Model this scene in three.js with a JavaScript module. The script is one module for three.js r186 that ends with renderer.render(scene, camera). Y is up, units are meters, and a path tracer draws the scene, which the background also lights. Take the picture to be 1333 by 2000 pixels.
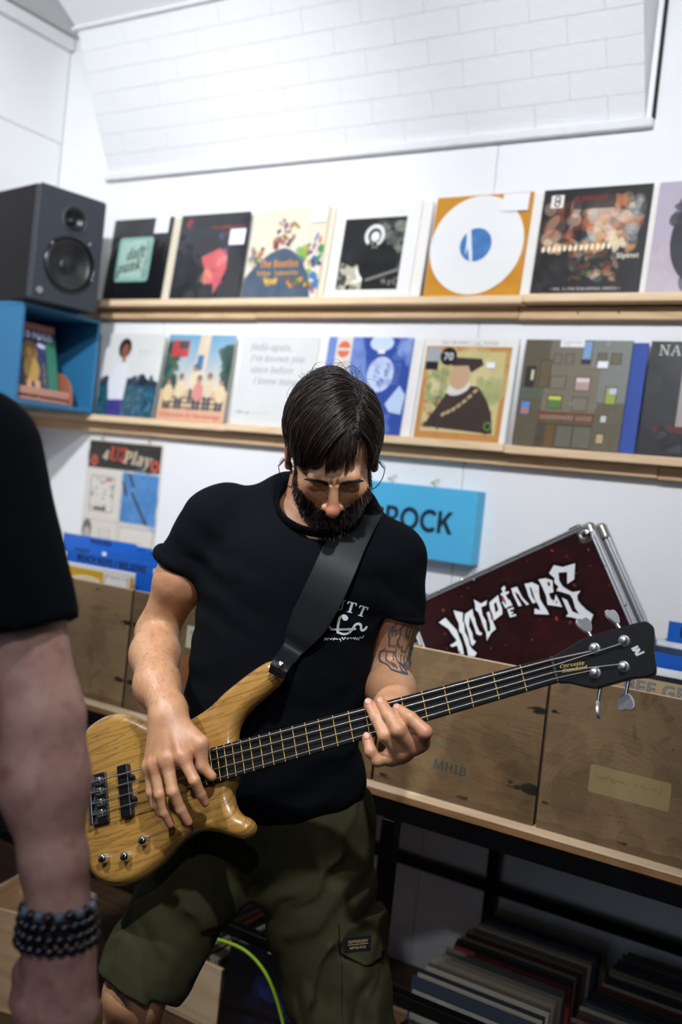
import * as THREE from 'three';
import { RoundedBoxGeometry } from 'three/addons/geometries/RoundedBoxGeometry.js';
import { mergeGeometries, mergeVertices, toCreasedNormals } from 'three/addons/utils/BufferGeometryUtils.js';
import { DecalGeometry } from 'three/addons/geometries/DecalGeometry.js';
import { RectAreaLightUniformsLib } from 'three/addons/lights/RectAreaLightUniformsLib.js';

// ---------------------------------------------------------------- camera, light, exposure
const scene = new THREE.Scene();
scene.background = new THREE.Color(0x000000);
const D2R = Math.PI / 180;
const YAW = 32 * D2R, PITCH = -1.7 * D2R, ROLL = 6 * D2R;
const camera = new THREE.PerspectiveCamera(2 * Math.atan(1000 / 1950) / D2R, 1333 / 2000, 0.05, 60);
const EYE = new THREE.Vector3(0, 1.42, 2.85);
const FWD = new THREE.Vector3(-Math.sin(YAW) * Math.cos(PITCH), Math.sin(PITCH), -Math.cos(YAW) * Math.cos(PITCH));
{
  const right = new THREE.Vector3().crossVectors(FWD, new THREE.Vector3(0, 1, 0)).normalize();
  const up = new THREE.Vector3().crossVectors(right, FWD);
  const r2 = right.clone().multiplyScalar(Math.cos(ROLL)).addScaledVector(up, Math.sin(ROLL));
  const u2 = up.clone().multiplyScalar(Math.cos(ROLL)).addScaledVector(right, -Math.sin(ROLL));
  camera.position.copy(EYE);
  camera.quaternion.setFromRotationMatrix(new THREE.Matrix4().makeBasis(r2, u2, FWD.clone().negate()));
}
camera.focus = 1.72;
camera.userData.fStop = 2.5;
const renderer = new THREE.WebGLRenderer({ antialias: true });
renderer.toneMapping = THREE.LinearToneMapping;
renderer.toneMappingExposure = 0.3;
renderer.shadowMap.enabled = true;
RectAreaLightUniformsLib.init();
const CEIL = 3.12, FLOOR = -0.08;
// track spotlights, then one added fill spot: [x, z of the lamp head, target x, y, z, half angle in degrees, intensity in candela]
const LAMPS = [
  [-1.45, 2.5, -3.1, 2.1, 0.2, 38, 80],
  [-0.75, 2.5, -1.7, 2.02, 0, 37, 44],
  [0.35, 2.5, -0.65, 2.02, 0, 37, 46],
  [-2.0, 2.7, -1.25, 1.05, 1.4, 21, 56],
  [-0.2, 2.45, -0.95, 1.1, 1.4, 21, 56],
  [0.5, 3.9, -1.05, 1.35, 1.7, 22, 22],  // unseen fill spot, added to brighten player and foreground arm from the front
];

// daylight from the shop window behind the camera: [x, y, z, width, height, radiance]
const DAYLIGHT = [-0.3, 1.95, 5.19, 2.6, 1.3, 3.2];

// ---------------------------------------------------------------- helpers
function rng(seed) { let s = seed >>> 0; return () => { s = (s + 0x6d2b79f5) | 0; let t = Math.imul(s ^ (s >>> 15), 1 | s); t = (t + Math.imul(t ^ (t >>> 7), 61 | t)) ^ t; return ((t ^ (t >>> 14)) >>> 0) / 4294967296; }; }
const R = rng(7);
const lerp = (a, b, t) => a + (b - a) * t, clamp = (x, a = 0, b = 1) => Math.min(b, Math.max(a, x)), sstep = (a, b, x) => { const t = clamp((x - a) / (b - a)); return t * t * (3 - 2 * t); };
const ORD = 'first second third fourth fifth sixth seventh eighth ninth tenth eleventh twelfth thirteenth fourteenth fifteenth sixteenth seventeenth eighteenth nineteenth twentieth twenty-first twenty-second twenty-third twenty-fourth twenty-fifth twenty-sixth twenty-seventh twenty-eighth twenty-ninth thirtieth'.split(' ');
const V = (x, y, z) => new THREE.Vector3(x, y, z);
const taken = new Map();
function numbered(name) { const n = taken.get(name) ?? 0; taken.set(name, n + 1); return n ? name + '_' + String(n).padStart(3, '0') : name; }
function thing(name, label, category, pos = [0, 0, 0], turn = 0, group) {
  const o = new THREE.Group(); o.name = numbered(name); scene.add(o);
  o.position.set(...pos); o.rotation.y = turn; o.userData = { label, category };
  if (group) o.userData.group = group;
  return o;
}
function part(parent, name, geo, mat, pos, rot) {
  const m = new THREE.Mesh(geo, mat); m.name = name; parent.add(m);
  if (pos) m.position.set(...pos);
  if (rot) m.rotation.set(...rot);
  return m;
}
function single(name, label, category, geo, mat, pos, rot, group) {
  const m = new THREE.Mesh(geo, mat); m.name = numbered(name); scene.add(m); m.userData = { label, category };
  if (group) m.userData.group = group;
  if (pos) m.position.set(...pos);
  if (rot) m.rotation.set(...rot);
  return m;
}
function structure(name, geo, mat, pos) {
  const m = geo ? new THREE.Mesh(geo, mat) : new THREE.Group(); m.name = name; scene.add(m); m.userData = { kind: 'structure' };
  if (pos) m.position.set(...pos);
  return m;
}
// uv in metres from the dominant direction of the normal; swap turns the grain by 90 degrees
function uvMetres(geo, swap = false, ou = 0, ov = 0) {
  const p = geo.attributes.position, n = geo.attributes.normal, uv = new Float32Array(p.count * 2);
  for (let i = 0; i < p.count; i++) {
    const ax = Math.abs(n.getX(i)), ay = Math.abs(n.getY(i)), az = Math.abs(n.getZ(i));
    let u, v;
    if (az >= ax && az >= ay) { u = p.getX(i); v = p.getY(i); } else if (ay >= ax) { u = p.getX(i); v = p.getZ(i); } else { u = p.getZ(i); v = p.getY(i); }
    if (swap) [u, v] = [v, u];
    uv[i * 2] = u + ou; uv[i * 2 + 1] = v + ov;
  }
  geo.setAttribute('uv', new THREE.BufferAttribute(uv, 2));
  return geo;
}
function rbox(w, h, d, r = 0.002, seg = 1) { return new RoundedBoxGeometry(w, h, d, seg, Math.min(r, w / 2.01, h / 2.01, d / 2.01)); }
function woodBox(w, h, d, r = 0.0015, swap = false) { return uvMetres(rbox(w, h, d, r), swap, R() * 3, R() * 3); }
function tube(points, radius, seg = 24, rad = 8, closed = false) {
  const c = new THREE.CatmullRomCurve3(points.map((p) => (p.isVector3 ? p : V(...p))), closed, 'centripetal');
  return new THREE.TubeGeometry(c, seg, radius, rad, closed);
}
function lathe(profile, seg = 32) { return new THREE.LatheGeometry(profile.map(([x, y]) => new THREE.Vector2(x, y)), seg); }
function rod(a, b, r1, r2 = r1, seg = 12) {
  a = a.isVector3 ? a : V(...a); b = b.isVector3 ? b : V(...b);
  const g = new THREE.CylinderGeometry(r2, r1, a.distanceTo(b), seg);
  g.applyQuaternion(new THREE.Quaternion().setFromUnitVectors(V(0, 1, 0), b.clone().sub(a).normalize()));
  const m = a.clone().add(b).multiplyScalar(0.5); g.translate(m.x, m.y, m.z);
  return g;
}
function merge(list) {
  const flat = list.map((g) => { g = g.index ? g.toNonIndexed() : g; for (const k of Object.keys(g.attributes)) if (!['position', 'normal', 'uv'].includes(k)) g.deleteAttribute(k); g.morphAttributes = {}; return g; });
  const hasUV = flat.every((g) => g.attributes.uv); if (!hasUV) flat.forEach((g) => g.deleteAttribute('uv'));
  return mergeGeometries(flat);
}
// value noise
const PERM = (() => { const r = rng(99), a = new Float32Array(65536); for (let i = 0; i < a.length; i++) a[i] = r(); return a; })();
const hash2 = (x, y) => PERM[((x * 7919 + y * 104729 + ((x * y) & 255) * 31) >>> 0) & 65535];
const hash3 = (x, y, z) => PERM[((Math.imul(x, 7919) + Math.imul(y, 104729) + Math.imul(z, 1299709)) >>> 0) & 65535];
function noise2(x, y, wx = 0, wy = 0) {
  let x0 = Math.floor(x), y0 = Math.floor(y); const fx = x - x0, fy = y - y0, u = fx * fx * (3 - 2 * fx), v = fy * fy * (3 - 2 * fy);
  let x1 = x0 + 1, y1 = y0 + 1;
  if (wx) { x0 = ((x0 % wx) + wx) % wx; x1 = ((x1 % wx) + wx) % wx; }
  if (wy) { y0 = ((y0 % wy) + wy) % wy; y1 = ((y1 % wy) + wy) % wy; }
  const h = (a, b) => PERM[(Math.imul(a, 7919) + Math.imul(b, 15731) + 1013) & 65535];
  return lerp(lerp(h(x0, y0), h(x1, y0), u), lerp(h(x0, y1), h(x1, y1), u), v);
}
function noise3(x, y, z) {
  const x0 = Math.floor(x), y0 = Math.floor(y), z0 = Math.floor(z), fx = x - x0, fy = y - y0, fz = z - z0;
  const u = fx * fx * (3 - 2 * fx), v = fy * fy * (3 - 2 * fy), w = fz * fz * (3 - 2 * fz);
  const L = (a, b, t) => a + (b - a) * t;
  return L(L(L(hash3(x0, y0, z0), hash3(x0 + 1, y0, z0), u), L(hash3(x0, y0 + 1, z0), hash3(x0 + 1, y0 + 1, z0), u), v),
    L(L(hash3(x0, y0, z0 + 1), hash3(x0 + 1, y0, z0 + 1), u), L(hash3(x0, y0 + 1, z0 + 1), hash3(x0 + 1, y0 + 1, z0 + 1), u), v), w);
}
const fbm3 = (x, y, z) => 0.55 * noise3(x, y, z) + 0.3 * noise3(x * 2.1 + 5, y * 2.1, z * 2.1) + 0.15 * noise3(x * 4.3, y * 4.3 + 9, z * 4.3);
// tiling texture from a function (u, v in 0..1) -> [r, g, b] 0..255 in sRGB
function dataTex(w, h, f, repeat = [1, 1], srgb = true) {
  const d = new Uint8Array(w * h * 4);
  for (let y = 0; y < h; y++) for (let x = 0; x < w; x++) {
    const c = f(x / w, y / h), i = (y * w + x) * 4;
    d[i] = clamp(c[0], 0, 255); d[i + 1] = clamp(c[1], 0, 255); d[i + 2] = clamp(c[2], 0, 255); d[i + 3] = 255;
  }
  const t = new THREE.DataTexture(d, w, h); t.magFilter = THREE.LinearFilter; t.minFilter = THREE.LinearMipmapLinearFilter;
  t.wrapS = t.wrapT = THREE.RepeatWrapping; t.repeat.set(...repeat); if (srgb) t.colorSpace = THREE.SRGBColorSpace; t.needsUpdate = true;
  return t;
}
function canvasTex(w, h, draw) {
  const c = document.createElement('canvas'); c.width = w; c.height = h; const g = c.getContext('2d'); draw(g, w, h);
  const t = new THREE.CanvasTexture(c); t.colorSpace = THREE.SRGBColorSpace; t.anisotropy = 8; return t;
}
const mix3 = (a, b, t) => [lerp(a[0], b[0], t), lerp(a[1], b[1], t), lerp(a[2], b[2], t)];
const std = (color, roughness = 0.6, o = {}) => new THREE.MeshStandardMaterial({ color, roughness, ...o });
const phys = (color, roughness = 0.6, o = {}) => new THREE.MeshPhysicalMaterial({ color, roughness, ...o });

// ---------------------------------------------------------------- materials
const grainTex = (light, dark, o = {}) => {
  const { w = 1024, h = 256, rings = 9, warp = 1.6, fine = 90, amt = 0.8, rep = [1, 4], stain = 0, stainC = [60, 45, 30] } = o;
  return dataTex(w, h, (u, v) => {
    const n = noise2(u * 4, v * 6, 4, 6) * warp + noise2(u * 12, v * 12, 12, 12) * 0.3 * warp;
    const r = (v * rings + n) % 1, ring = Math.pow(Math.abs(r * 2 - 1), 2.2);
    const f = noise2(u * 14, v * fine, 14, fine), f2 = noise2(u * 40, v * fine * 2, 40, fine * 2);
    let t = clamp(ring * 0.55 * amt + f * 0.35 * amt + f2 * 0.18 * amt);
    let c = mix3(light, dark, t);
    if (stain) { const s = noise2(u * 5 + 3, v * 3, 5, 3) * 0.6 + noise2(u * 16, v * 10, 16, 10) * 0.4; c = mix3(c, stainC, stain * sstep(0.5, 0.82, s)); }
    return c;
  }, rep);
};
const M = {};
M.wallPaint = std(0xe9eaea, 0.75, { bumpMap: dataTex(256, 256, (u, v) => { const n = noise2(u * 60, v * 60, 60, 60) * 160 + noise2(u * 128, v * 128, 128, 128) * 90; return [n, n, n]; }, [1.5, 1.5], false), bumpScale: 0.0006 });
M.ceilPaint = std(0xd9dbd9, 0.8);
M.blockPaint = std(0xe6e7e7, 0.7, { bumpMap: M.wallPaint.bumpMap, bumpScale: 0.0012 });
M.pine = std(0xffffff, 0.6, { map: grainTex([240, 214, 176], [208, 174, 132], { rings: 5, warp: 1.2 }) });
M.pineDark = std(0xffffff, 0.65, { map: grainTex([222, 190, 148], [182, 146, 104], { rings: 5, warp: 1.2 }) });
M.ply = [0, 1, 2].map((k) => std(0xffffff, 0.62, { map: grainTex([[186, 156, 112], [172, 140, 98], [196, 166, 122]][k], [[138, 106, 70], [122, 92, 62], [150, 116, 78]][k], { rings: 3 + k, warp: 3.2, fine: 70, h: 512, rep: [0.9, 1.4], stain: 0.42 }) }));
M.plyEdge = std(0xffffff, 0.6, { map: grainTex([176, 132, 84], [96, 66, 40], { rings: 26, warp: 0.2, rep: [1, 12] }) });
M.table = std(0xffffff, 0.5, { map: grainTex([238, 214, 178], [214, 182, 140], { rings: 4, warp: 1.4 }) });
M.floorWood = [0, 1, 2].map((k) => std(0xffffff, 0.55, { map: grainTex([[112, 84, 54], [92, 68, 44], [128, 98, 64]][k], [[66, 46, 30], [54, 38, 26], [80, 56, 36]][k], { rings: 6, warp: 1.1 }) }));
M.blackSteel = phys(0x0d0e10, 0.32, { metalness: 0.35 });
M.chrome = std(0xd8dadd, 0.14, { metalness: 1 });
M.alu = std(0xc9cbcd, 0.36, { metalness: 0.85 });
M.gold = std(0xc9a552, 0.3, { metalness: 1 });
M.card = std(0xe6e3dc, 0.7);
M.plastic = phys(0xffffff, 0.06, { transmission: 1, thickness: 0, ior: 1.45, bumpMap: dataTex(256, 256, (u, v) => { const n = (noise2(u * 5, v * 3, 5, 3) * 0.7 + noise2(u * 11, v * 9, 11, 9) * 0.3) * 255; return [n, n, n]; }, [1, 1], false), bumpScale: 0.008 });
// ---------------------------------------------------------------- the room
const XL = -3.327, XR = 2.2, ZF = 5.2;
{
  const floor = structure('floor', uvMetres(new THREE.BoxGeometry(XR - XL + 0.4, 0.1, ZF + 0.4)), std(0x241a12, 0.8), [(XL + XR) / 2, FLOOR - 0.07, ZF / 2]);
  const r = rng(3), pitch = 0.135;
  for (let i = 0; i * pitch < ZF; i++) {
    let x = XL - r() * 0.9;
    while (x < XR) {
      const len = 1.3 + r() * 0.7, x0 = Math.max(x, XL), x1 = Math.min(x + len, XR);
      if (x1 - x0 > 0.05) part(floor, 'plank', woodBox(x1 - x0 - 0.003, 0.02, pitch - 0.003, 0.002), M.floorWood[Math.floor(r() * 3)], [(x0 + x1) / 2 - floor.position.x, 0.06 + (r() - 0.5) * 0.0006, i * pitch + pitch / 2 - floor.position.z]);
      x += len;
    }
  }
  // back wall: boarded, with fine seams
  const wb = structure('wall_back', new THREE.BoxGeometry(XR - XL + 0.4, CEIL + 0.4, 0.1), M.ceilPaint, [(XL + XR) / 2, CEIL / 2, -0.062]);
  const xs = [XL, -2.661, -1.347, -0.033, 1.281, XR];
  for (let i = 0; i < xs.length - 1; i++) part(wb, 'panel', uvMetres(rbox(xs[i + 1] - xs[i] - 0.0022, CEIL - FLOOR, 0.012, 0.0012)), M.wallPaint, [(xs[i] + xs[i + 1]) / 2 - wb.position.x, FLOOR / 2, 0.056]);
  const wl = structure('wall_left', new THREE.BoxGeometry(0.1, CEIL + 0.4, ZF + 0.3), M.ceilPaint, [XL - 0.062, CEIL / 2, ZF / 2]);
  for (const [y0, y1] of [[FLOOR, 2.69], [2.692, CEIL]]) for (const [z0, z1] of [[0.001, 1.22], [1.222, 2.44], [2.442, 3.66], [3.662, ZF]]) part(wl, 'panel', uvMetres(rbox(0.012, y1 - y0, z1 - z0, 0.0012)), M.wallPaint, [0.056, (y0 + y1) / 2 - CEIL / 2, (z0 + z1) / 2 - ZF / 2]);
  structure('trim_1', rbox(0.035, 0.05, ZF, 0.006, 2), M.wallPaint, [XL + 0.018, CEIL - 0.03, ZF / 2 + 0.01]);
  structure('wall_right', new THREE.BoxGeometry(0.1, CEIL + 0.4, ZF + 0.4), std(0x4a4642, 0.8), [XR + 0.05, CEIL / 2, ZF / 2]);
  structure('wall_front', new THREE.BoxGeometry(XR - XL + 0.4, CEIL + 0.4, 0.1), std(0x4a4642, 0.8), [(XL + XR) / 2, CEIL / 2, ZF + 0.05]);
  structure('ceiling', new THREE.BoxGeometry(XR - XL + 0.4, 0.1, ZF + 0.4), M.ceilPaint, [(XL + XR) / 2, CEIL + 0.05, ZF / 2]);

  // sloping painted brick soffit over the shelves
  const x0 = -3.03, x1 = -0.895;
  const sh = new THREE.Shape([[0, 2.535], [0.234, 3.02], [0.333, 3.082], [0.4, 3.119], [0, 3.119]].map(([a, b]) => new THREE.Vector2(a, b)));
  const g = new THREE.ExtrudeGeometry(sh, { depth: x1 - x0, bevelEnabled: false });
  g.rotateY(-Math.PI / 2); g.translate(x1, 0, 0.0005);      // shape x -> world z, extrusion -> world -x
  const so = structure('ceiling_slope', g, M.blockPaint);
  const ang = Math.atan2(0.234, 0.485), L = Math.hypot(0.234, 0.485), rows = 7, rh = (L - 0.012) / rows, rr = rng(12);
  const geos = [0.225, 0.1125].map((w) => uvMetres(rbox(w - 0.0004, rh - 0.0004, 0.008, 0.0012, 1)));
  for (let i = 0; i < rows; i++) {
    for (let x = x0 + (i % 2 ? -0.1125 : 0) + 0.002; x < x1 - 0.01;) {
      let w = 0.225, gi = geos[0], a = x, b = x + w;
      if (a < x0) { a = x0 + 0.002; gi = geos[1]; }
      if (b > x1) { b = x1; gi = b - a > 0.15 ? null : geos[1]; if (b - a < 0.05) break; if (!gi || b - a < 0.11) gi = uvMetres(rbox(b - a - 0.0004, rh - 0.0004, 0.008, 0.0012, 1)); }
      const s = 0.006 + (i + 0.5) * rh, off = -0.0024 + rr() * 0.0012;
      part(so, 'brick', gi, M.blockPaint, [(a + b) / 2, 2.535 + Math.cos(ang) * s - Math.sin(ang) * off, 0.0005 + Math.sin(ang) * s + Math.cos(ang) * off], [ang + (rr() - 0.5) * 0.004, 0, 0]);
      x += w;
    }
  }
  structure('trim_2', rbox(x1 - x0 + 0.03, 0.026, 0.026, 0.005, 2), M.wallPaint, [(x0 + x1) / 2 + 0.012, 2.526, 0.014]);
  structure('dark_gap_3', rbox(0.01, 0.58, 0.01, 0.002), std(0x0b0b0c, 0.7), [-0.872, 2.83, 0.006]);  // dark strip standing for the shadow gap at the slope end
  structure('trim_4', rbox(x1 - x0 + 0.04, 0.012, 0.03, 0.004, 2), M.wallPaint, [(x0 + x1) / 2, 3.024, 0.236]).rotation.x = 0.9;
  structure('trim_5', rbox(0.01, 0.02, 1.2, 0.003), std(0x222224, 0.8), [XL + 0.02, CEIL - 0.004, 0.62]);
}
// shop window in the wall behind the camera
{
  const [x, y, z, w, h, L] = DAYLIGHT, win = structure('window_1', null, null, [x, y, z]);
  part(win, 'pane', rbox(w, h, 0.01, 0.002), std(0xffffff, 0.4, { emissive: 0xcfe0ff, emissiveIntensity: 1 }), [0, 0, 0]);
  const fm = std(0x2a2c2e, 0.5); for (const s of [-1, 1]) { part(win, 'frame', rbox(0.05, h + 0.1, 0.05, 0.004), fm, [s * (w / 2 + 0.025), 0, -0.02]); part(win, 'frame', rbox(w, 0.05, 0.05, 0.004), fm, [0, s * (h / 2 + 0.025), -0.02]); }
  part(win, 'mullion', rbox(0.04, h, 0.04, 0.004), fm, [0, 0, -0.02]);
  const l = new THREE.RectAreaLight(0xcfe0ff, L, w, h); l.position.set(0, 0, -0.05); l.name = 'light'; win.add(l);
}
// a lighting track on the ceiling and the spotlights that hang from it, plus the added fill spot
{
  const tr = thing('lighting_track', 'white lighting track along the ceiling in front of the table', 'track', [-1.2, CEIL, 2.55]);
  part(tr, 'rail', rbox(3.4, 0.025, 0.035, 0.004), std(0xdedede, 0.5), [0, -0.014, 0]);
}
const lampGlow = std(0xffffff, 0.5, { emissive: 0xf6f8ff, emissiveIntensity: 8 });
LAMPS.forEach(([x, z, tx, ty, tz, angle, power], i) => {
  const y = CEIL - 0.16, t = thing('spot_lamp', ['white spotlight on the track aimed at the corner shelves', 'white spotlight on the track aimed at the middle shelves', 'white spotlight on the track aimed at the far shelves', 'white spotlight on the track aimed down at the player from the corner side', 'white spotlight on the track aimed down at the player from the far side', 'added white fill spotlight behind the camera aimed at the player'][i], 'lamp', [x, y, z]);
  const d = V(tx - x, ty - y, tz - z).normalize(), q = new THREE.Quaternion().setFromUnitVectors(V(0, -1, 0), d), head = part(t, 'lamp_head', lathe([[0.0005, 0.09], [0.03, 0.088], [0.038, 0.075], [0.042, -0.03], [0.045, -0.06], [0.041, -0.06], [0.037, -0.04]], 28), std(0xe4e4e4, 0.4)); head.quaternion.copy(q);
  const gl = new THREE.CylinderGeometry(0.037, 0.037, 0.006, 28); part(head, 'lamp_lens', gl, lampGlow, [0, -0.042, 0]);
  part(t, 'stem', rod([0, 0.06, 0], [0, i < 5 ? 0.135 : 0.16, i < 5 ? (2.55 - z) * 0.9 : 0], 0.006, 0.006, 10), std(0xe4e4e4, 0.4));
  const l = new THREE.SpotLight(0xf6f8ff, power, 0, angle * D2R, 1, 2), o = d.clone().multiplyScalar(0.07); l.position.copy(o); l.target.position.copy(d.clone().multiplyScalar(1.5)); t.add(l); t.add(l.target); l.target.name = 'aim'; l.shadow.radius = 2; l.name = 'light';
});
// two picture ledges, each an upper ledge board row on a batten row
function ledge(y, label, joints, battenJoints) {
  const t = thing('picture_ledge', label, 'shelf', [0, y, 0]);
  const row = (name, xs, h, d, yc, m) => { for (let i = 0; i < xs.length - 1; i++) part(t, name, woodBox(xs[i + 1] - xs[i] - 0.0016, h, d, 0.0025), m, [(xs[i] + xs[i + 1]) / 2, yc + (i % 2 ? 0.003 : 0), d / 2 + 0.0005 + (i % 2 ? 0.002 : 0)]); };
  row('ledge_board', [XL + 0.004, ...joints, 1.2], 0.024, 0.085, -0.0135, M.pine);
  row('batten', [XL + 0.004, ...battenJoints, 1.2], 0.036, 0.034, -0.0455, M.pineDark);
  // nail heads on the batten
  const nail = new THREE.SphereGeometry(0.0032, 8, 5); nail.scale(1, 1, 0.4);
  for (const x of [-2.7, -2.05, -1.42, -1.02, -0.9, -0.3]) part(t, 'nail', nail, std(0x3a2c20, 0.6), [x, -0.045 + (R() - 0.5) * 0.01, 0.0355]);
  return t;
}
ledge(2.028, 'upper pine picture ledge holding the higher row of records', [-1.177], [-2.2, -1.205]);
ledge(1.583, 'lower pine picture ledge holding the second row of records', [-2.245, -1.184], [-1.9, -0.739]);
// outlines of the lettering on the flight case, in metres from its upper corner
const CASE_LETTERS = [
  [[0.0846,-0.0609],[0.1022,-0.102],[0.1017,-0.1238],[0.1019,-0.1403],[0.0967,-0.1664],[0.0849,-0.1606],[0.0882,-0.1388],[0.0722,-0.1373],[0.0689,-0.1306],[0.0842,-0.1289],[0.0919,-0.1256],[0.0856,-0.1067],[0.0819,-0.0913],[0.0625,-0.0654]],
  [[0.1136,-0.0518],[0.1359,-0.0672],[0.127,-0.0858],[0.1284,-0.0937],[0.122,-0.1132],[0.1239,-0.1321],[0.1206,-0.149],[0.1229,-0.1607],[0.1317,-0.1748],[0.122,-0.1814],[0.106,-0.1734],[0.1102,-0.1561],[0.1111,-0.1382],[0.1122,-0.1168],[0.1072,-0.1075],[0.1143,-0.0883],[0.1127,-0.0729]],
  [[0.1398,-0.0724],[0.1641,-0.068],[0.1604,-0.0841],[0.1611,-0.0935],[0.1585,-0.1088],[0.1593,-0.1273],[0.1652,-0.135],[0.1584,-0.1385],[0.149,-0.1306],[0.1505,-0.1131],[0.1504,-0.0948],[0.1493,-0.0834],[0.138,-0.1046],[0.1399,-0.1236],[0.1359,-0.1402],[0.1408,-0.1475],[0.1283,-0.1548],[0.1248,-0.1488],[0.1284,-0.1265],[0.131,-0.102],[0.1312,-0.0874]],
  [[0.1771,-0.0475],[0.191,-0.064],[0.21,-0.0628],[0.2029,-0.0734],[0.1882,-0.0731],[0.1835,-0.0931],[0.1867,-0.1088],[0.1799,-0.1351],[0.1868,-0.1377],[0.1935,-0.1223],[0.1965,-0.0909],[0.2047,-0.0905],[0.2034,-0.1116],[0.2038,-0.1377],[0.1879,-0.1425],[0.1688,-0.1569],[0.1752,-0.1369],[0.1744,-0.1186],[0.1756,-0.0991],[0.1759,-0.0828],[0.1707,-0.0735],[0.1754,-0.0607]],
  [[0.2134,-0.0703],[0.2431,-0.0615],[0.2395,-0.0789],[0.2394,-0.0969],[0.2345,-0.11],[0.2061,-0.117],[0.2091,-0.103],[0.2091,-0.0849]],
  [[0.2569,-0.0497],[0.2676,-0.0461],[0.2682,-0.0536],[0.2622,-0.0609],[0.2739,-0.0646],[0.2705,-0.0689],[0.2612,-0.0695],[0.2645,-0.0888],[0.2621,-0.0986],[0.2508,-0.0996],[0.2545,-0.0849],[0.2542,-0.0703],[0.2486,-0.0652],[0.2516,-0.0602],[0.2572,-0.0607]],
  [[0.2508,-0.1032],[0.2691,-0.105],[0.2674,-0.1097],[0.257,-0.1085],[0.2565,-0.1133],[0.263,-0.1144],[0.2619,-0.1186],[0.2555,-0.1182],[0.2561,-0.1213],[0.2674,-0.1221],[0.267,-0.1274],[0.2497,-0.1253]],
  [[0.2812,-0.0596],[0.2976,-0.0619],[0.2986,-0.0774],[0.2998,-0.0904],[0.3036,-0.1008],[0.3094,-0.1138],[0.3018,-0.1136],[0.2952,-0.0939],[0.2933,-0.0806],[0.2867,-0.0708],[0.2867,-0.0869],[0.2892,-0.0987],[0.2901,-0.1097],[0.2813,-0.108],[0.281,-0.0954],[0.2795,-0.0769]],
  [[0.3173,-0.0628],[0.3378,-0.0665],[0.3505,-0.0806],[0.3445,-0.0959],[0.3405,-0.112],[0.3423,-0.1268],[0.3459,-0.1423],[0.3467,-0.1559],[0.3119,-0.1402],[0.3184,-0.1279],[0.3293,-0.1375],[0.3307,-0.1257],[0.3279,-0.1105],[0.3294,-0.0898],[0.3302,-0.0795],[0.3267,-0.0745],[0.3238,-0.0982],[0.3276,-0.1157],[0.3182,-0.1155],[0.3157,-0.095],[0.3175,-0.0779]],
  [[0.3549,-0.0664],[0.3737,-0.0706],[0.3879,-0.0825],[0.3812,-0.1002],[0.3788,-0.1098],[0.3665,-0.1083],[0.366,-0.1221],[0.3719,-0.1298],[0.3816,-0.1161],[0.3836,-0.1327],[0.3846,-0.1512],[0.367,-0.1408],[0.3521,-0.1324],[0.3575,-0.1117],[0.3574,-0.0905],[0.3563,-0.0759]],
  [[0.3862,-0.0634],[0.4054,-0.0495],[0.4238,-0.0622],[0.456,-0.0662],[0.4385,-0.1009],[0.4179,-0.1046],[0.429,-0.0777],[0.4088,-0.0711],[0.4032,-0.0881],[0.4051,-0.1046],[0.4127,-0.1165],[0.4225,-0.1274],[0.4422,-0.1319],[0.43,-0.1391],[0.4264,-0.1497],[0.4293,-0.1612],[0.4363,-0.1777],[0.4479,-0.1959],[0.4265,-0.2177],[0.4137,-0.1964],[0.3978,-0.1834],[0.3833,-0.175],[0.3924,-0.1709],[0.3924,-0.1501],[0.3924,-0.1292],[0.4023,-0.1401],[0.4036,-0.1701],[0.4165,-0.182],[0.4131,-0.1652],[0.416,-0.1421],[0.4137,-0.1308],[0.3977,-0.1174],[0.3864,-0.1093],[0.3951,-0.1023],[0.3896,-0.0895],[0.3942,-0.0791]],
];
// ---------------------------------------------------------------- records on the ledges
const fillRR = (g, x, y, w, h, r) => { g.beginPath(); g.roundRect(x, y, w, h, r); g.fill(); };
function blobs(g, n, x0, y0, x1, y1, r0, r1, cols, seed, alpha = 1) {
  const r = rng(seed);
  for (let i = 0; i < n; i++) {
    g.globalAlpha = alpha * (0.5 + r() * 0.5); g.fillStyle = cols[Math.floor(r() * cols.length)];
    g.beginPath(); g.ellipse(lerp(x0, x1, r()), lerp(y0, y1, r()), lerp(r0, r1, r()), lerp(r0, r1, r()) * (0.5 + r() * 0.6), r() * 3, 0, 7); g.fill();
  }
  g.globalAlpha = 1;
}
function text(g, s, x, y, size, color, o = {}) {
  g.save(); g.translate(x, y); if (o.rot) g.rotate(o.rot); if (o.skew) g.transform(1, 0, o.skew, 1, 0, 0); if (o.sx) g.scale(o.sx, 1);
  g.font = `${o.bold ? 'bold ' : ''}${size}px ${o.font ?? 'sans-serif'}`; g.textAlign = o.align ?? 'center'; g.textBaseline = 'middle'; g.fillStyle = color; g.fillText(s, 0, 0);
  if (o.stroke) { g.strokeStyle = o.stroke; g.lineWidth = o.lw ?? 2; g.strokeText(s, 0, 0); }
  g.restore();
}
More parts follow.
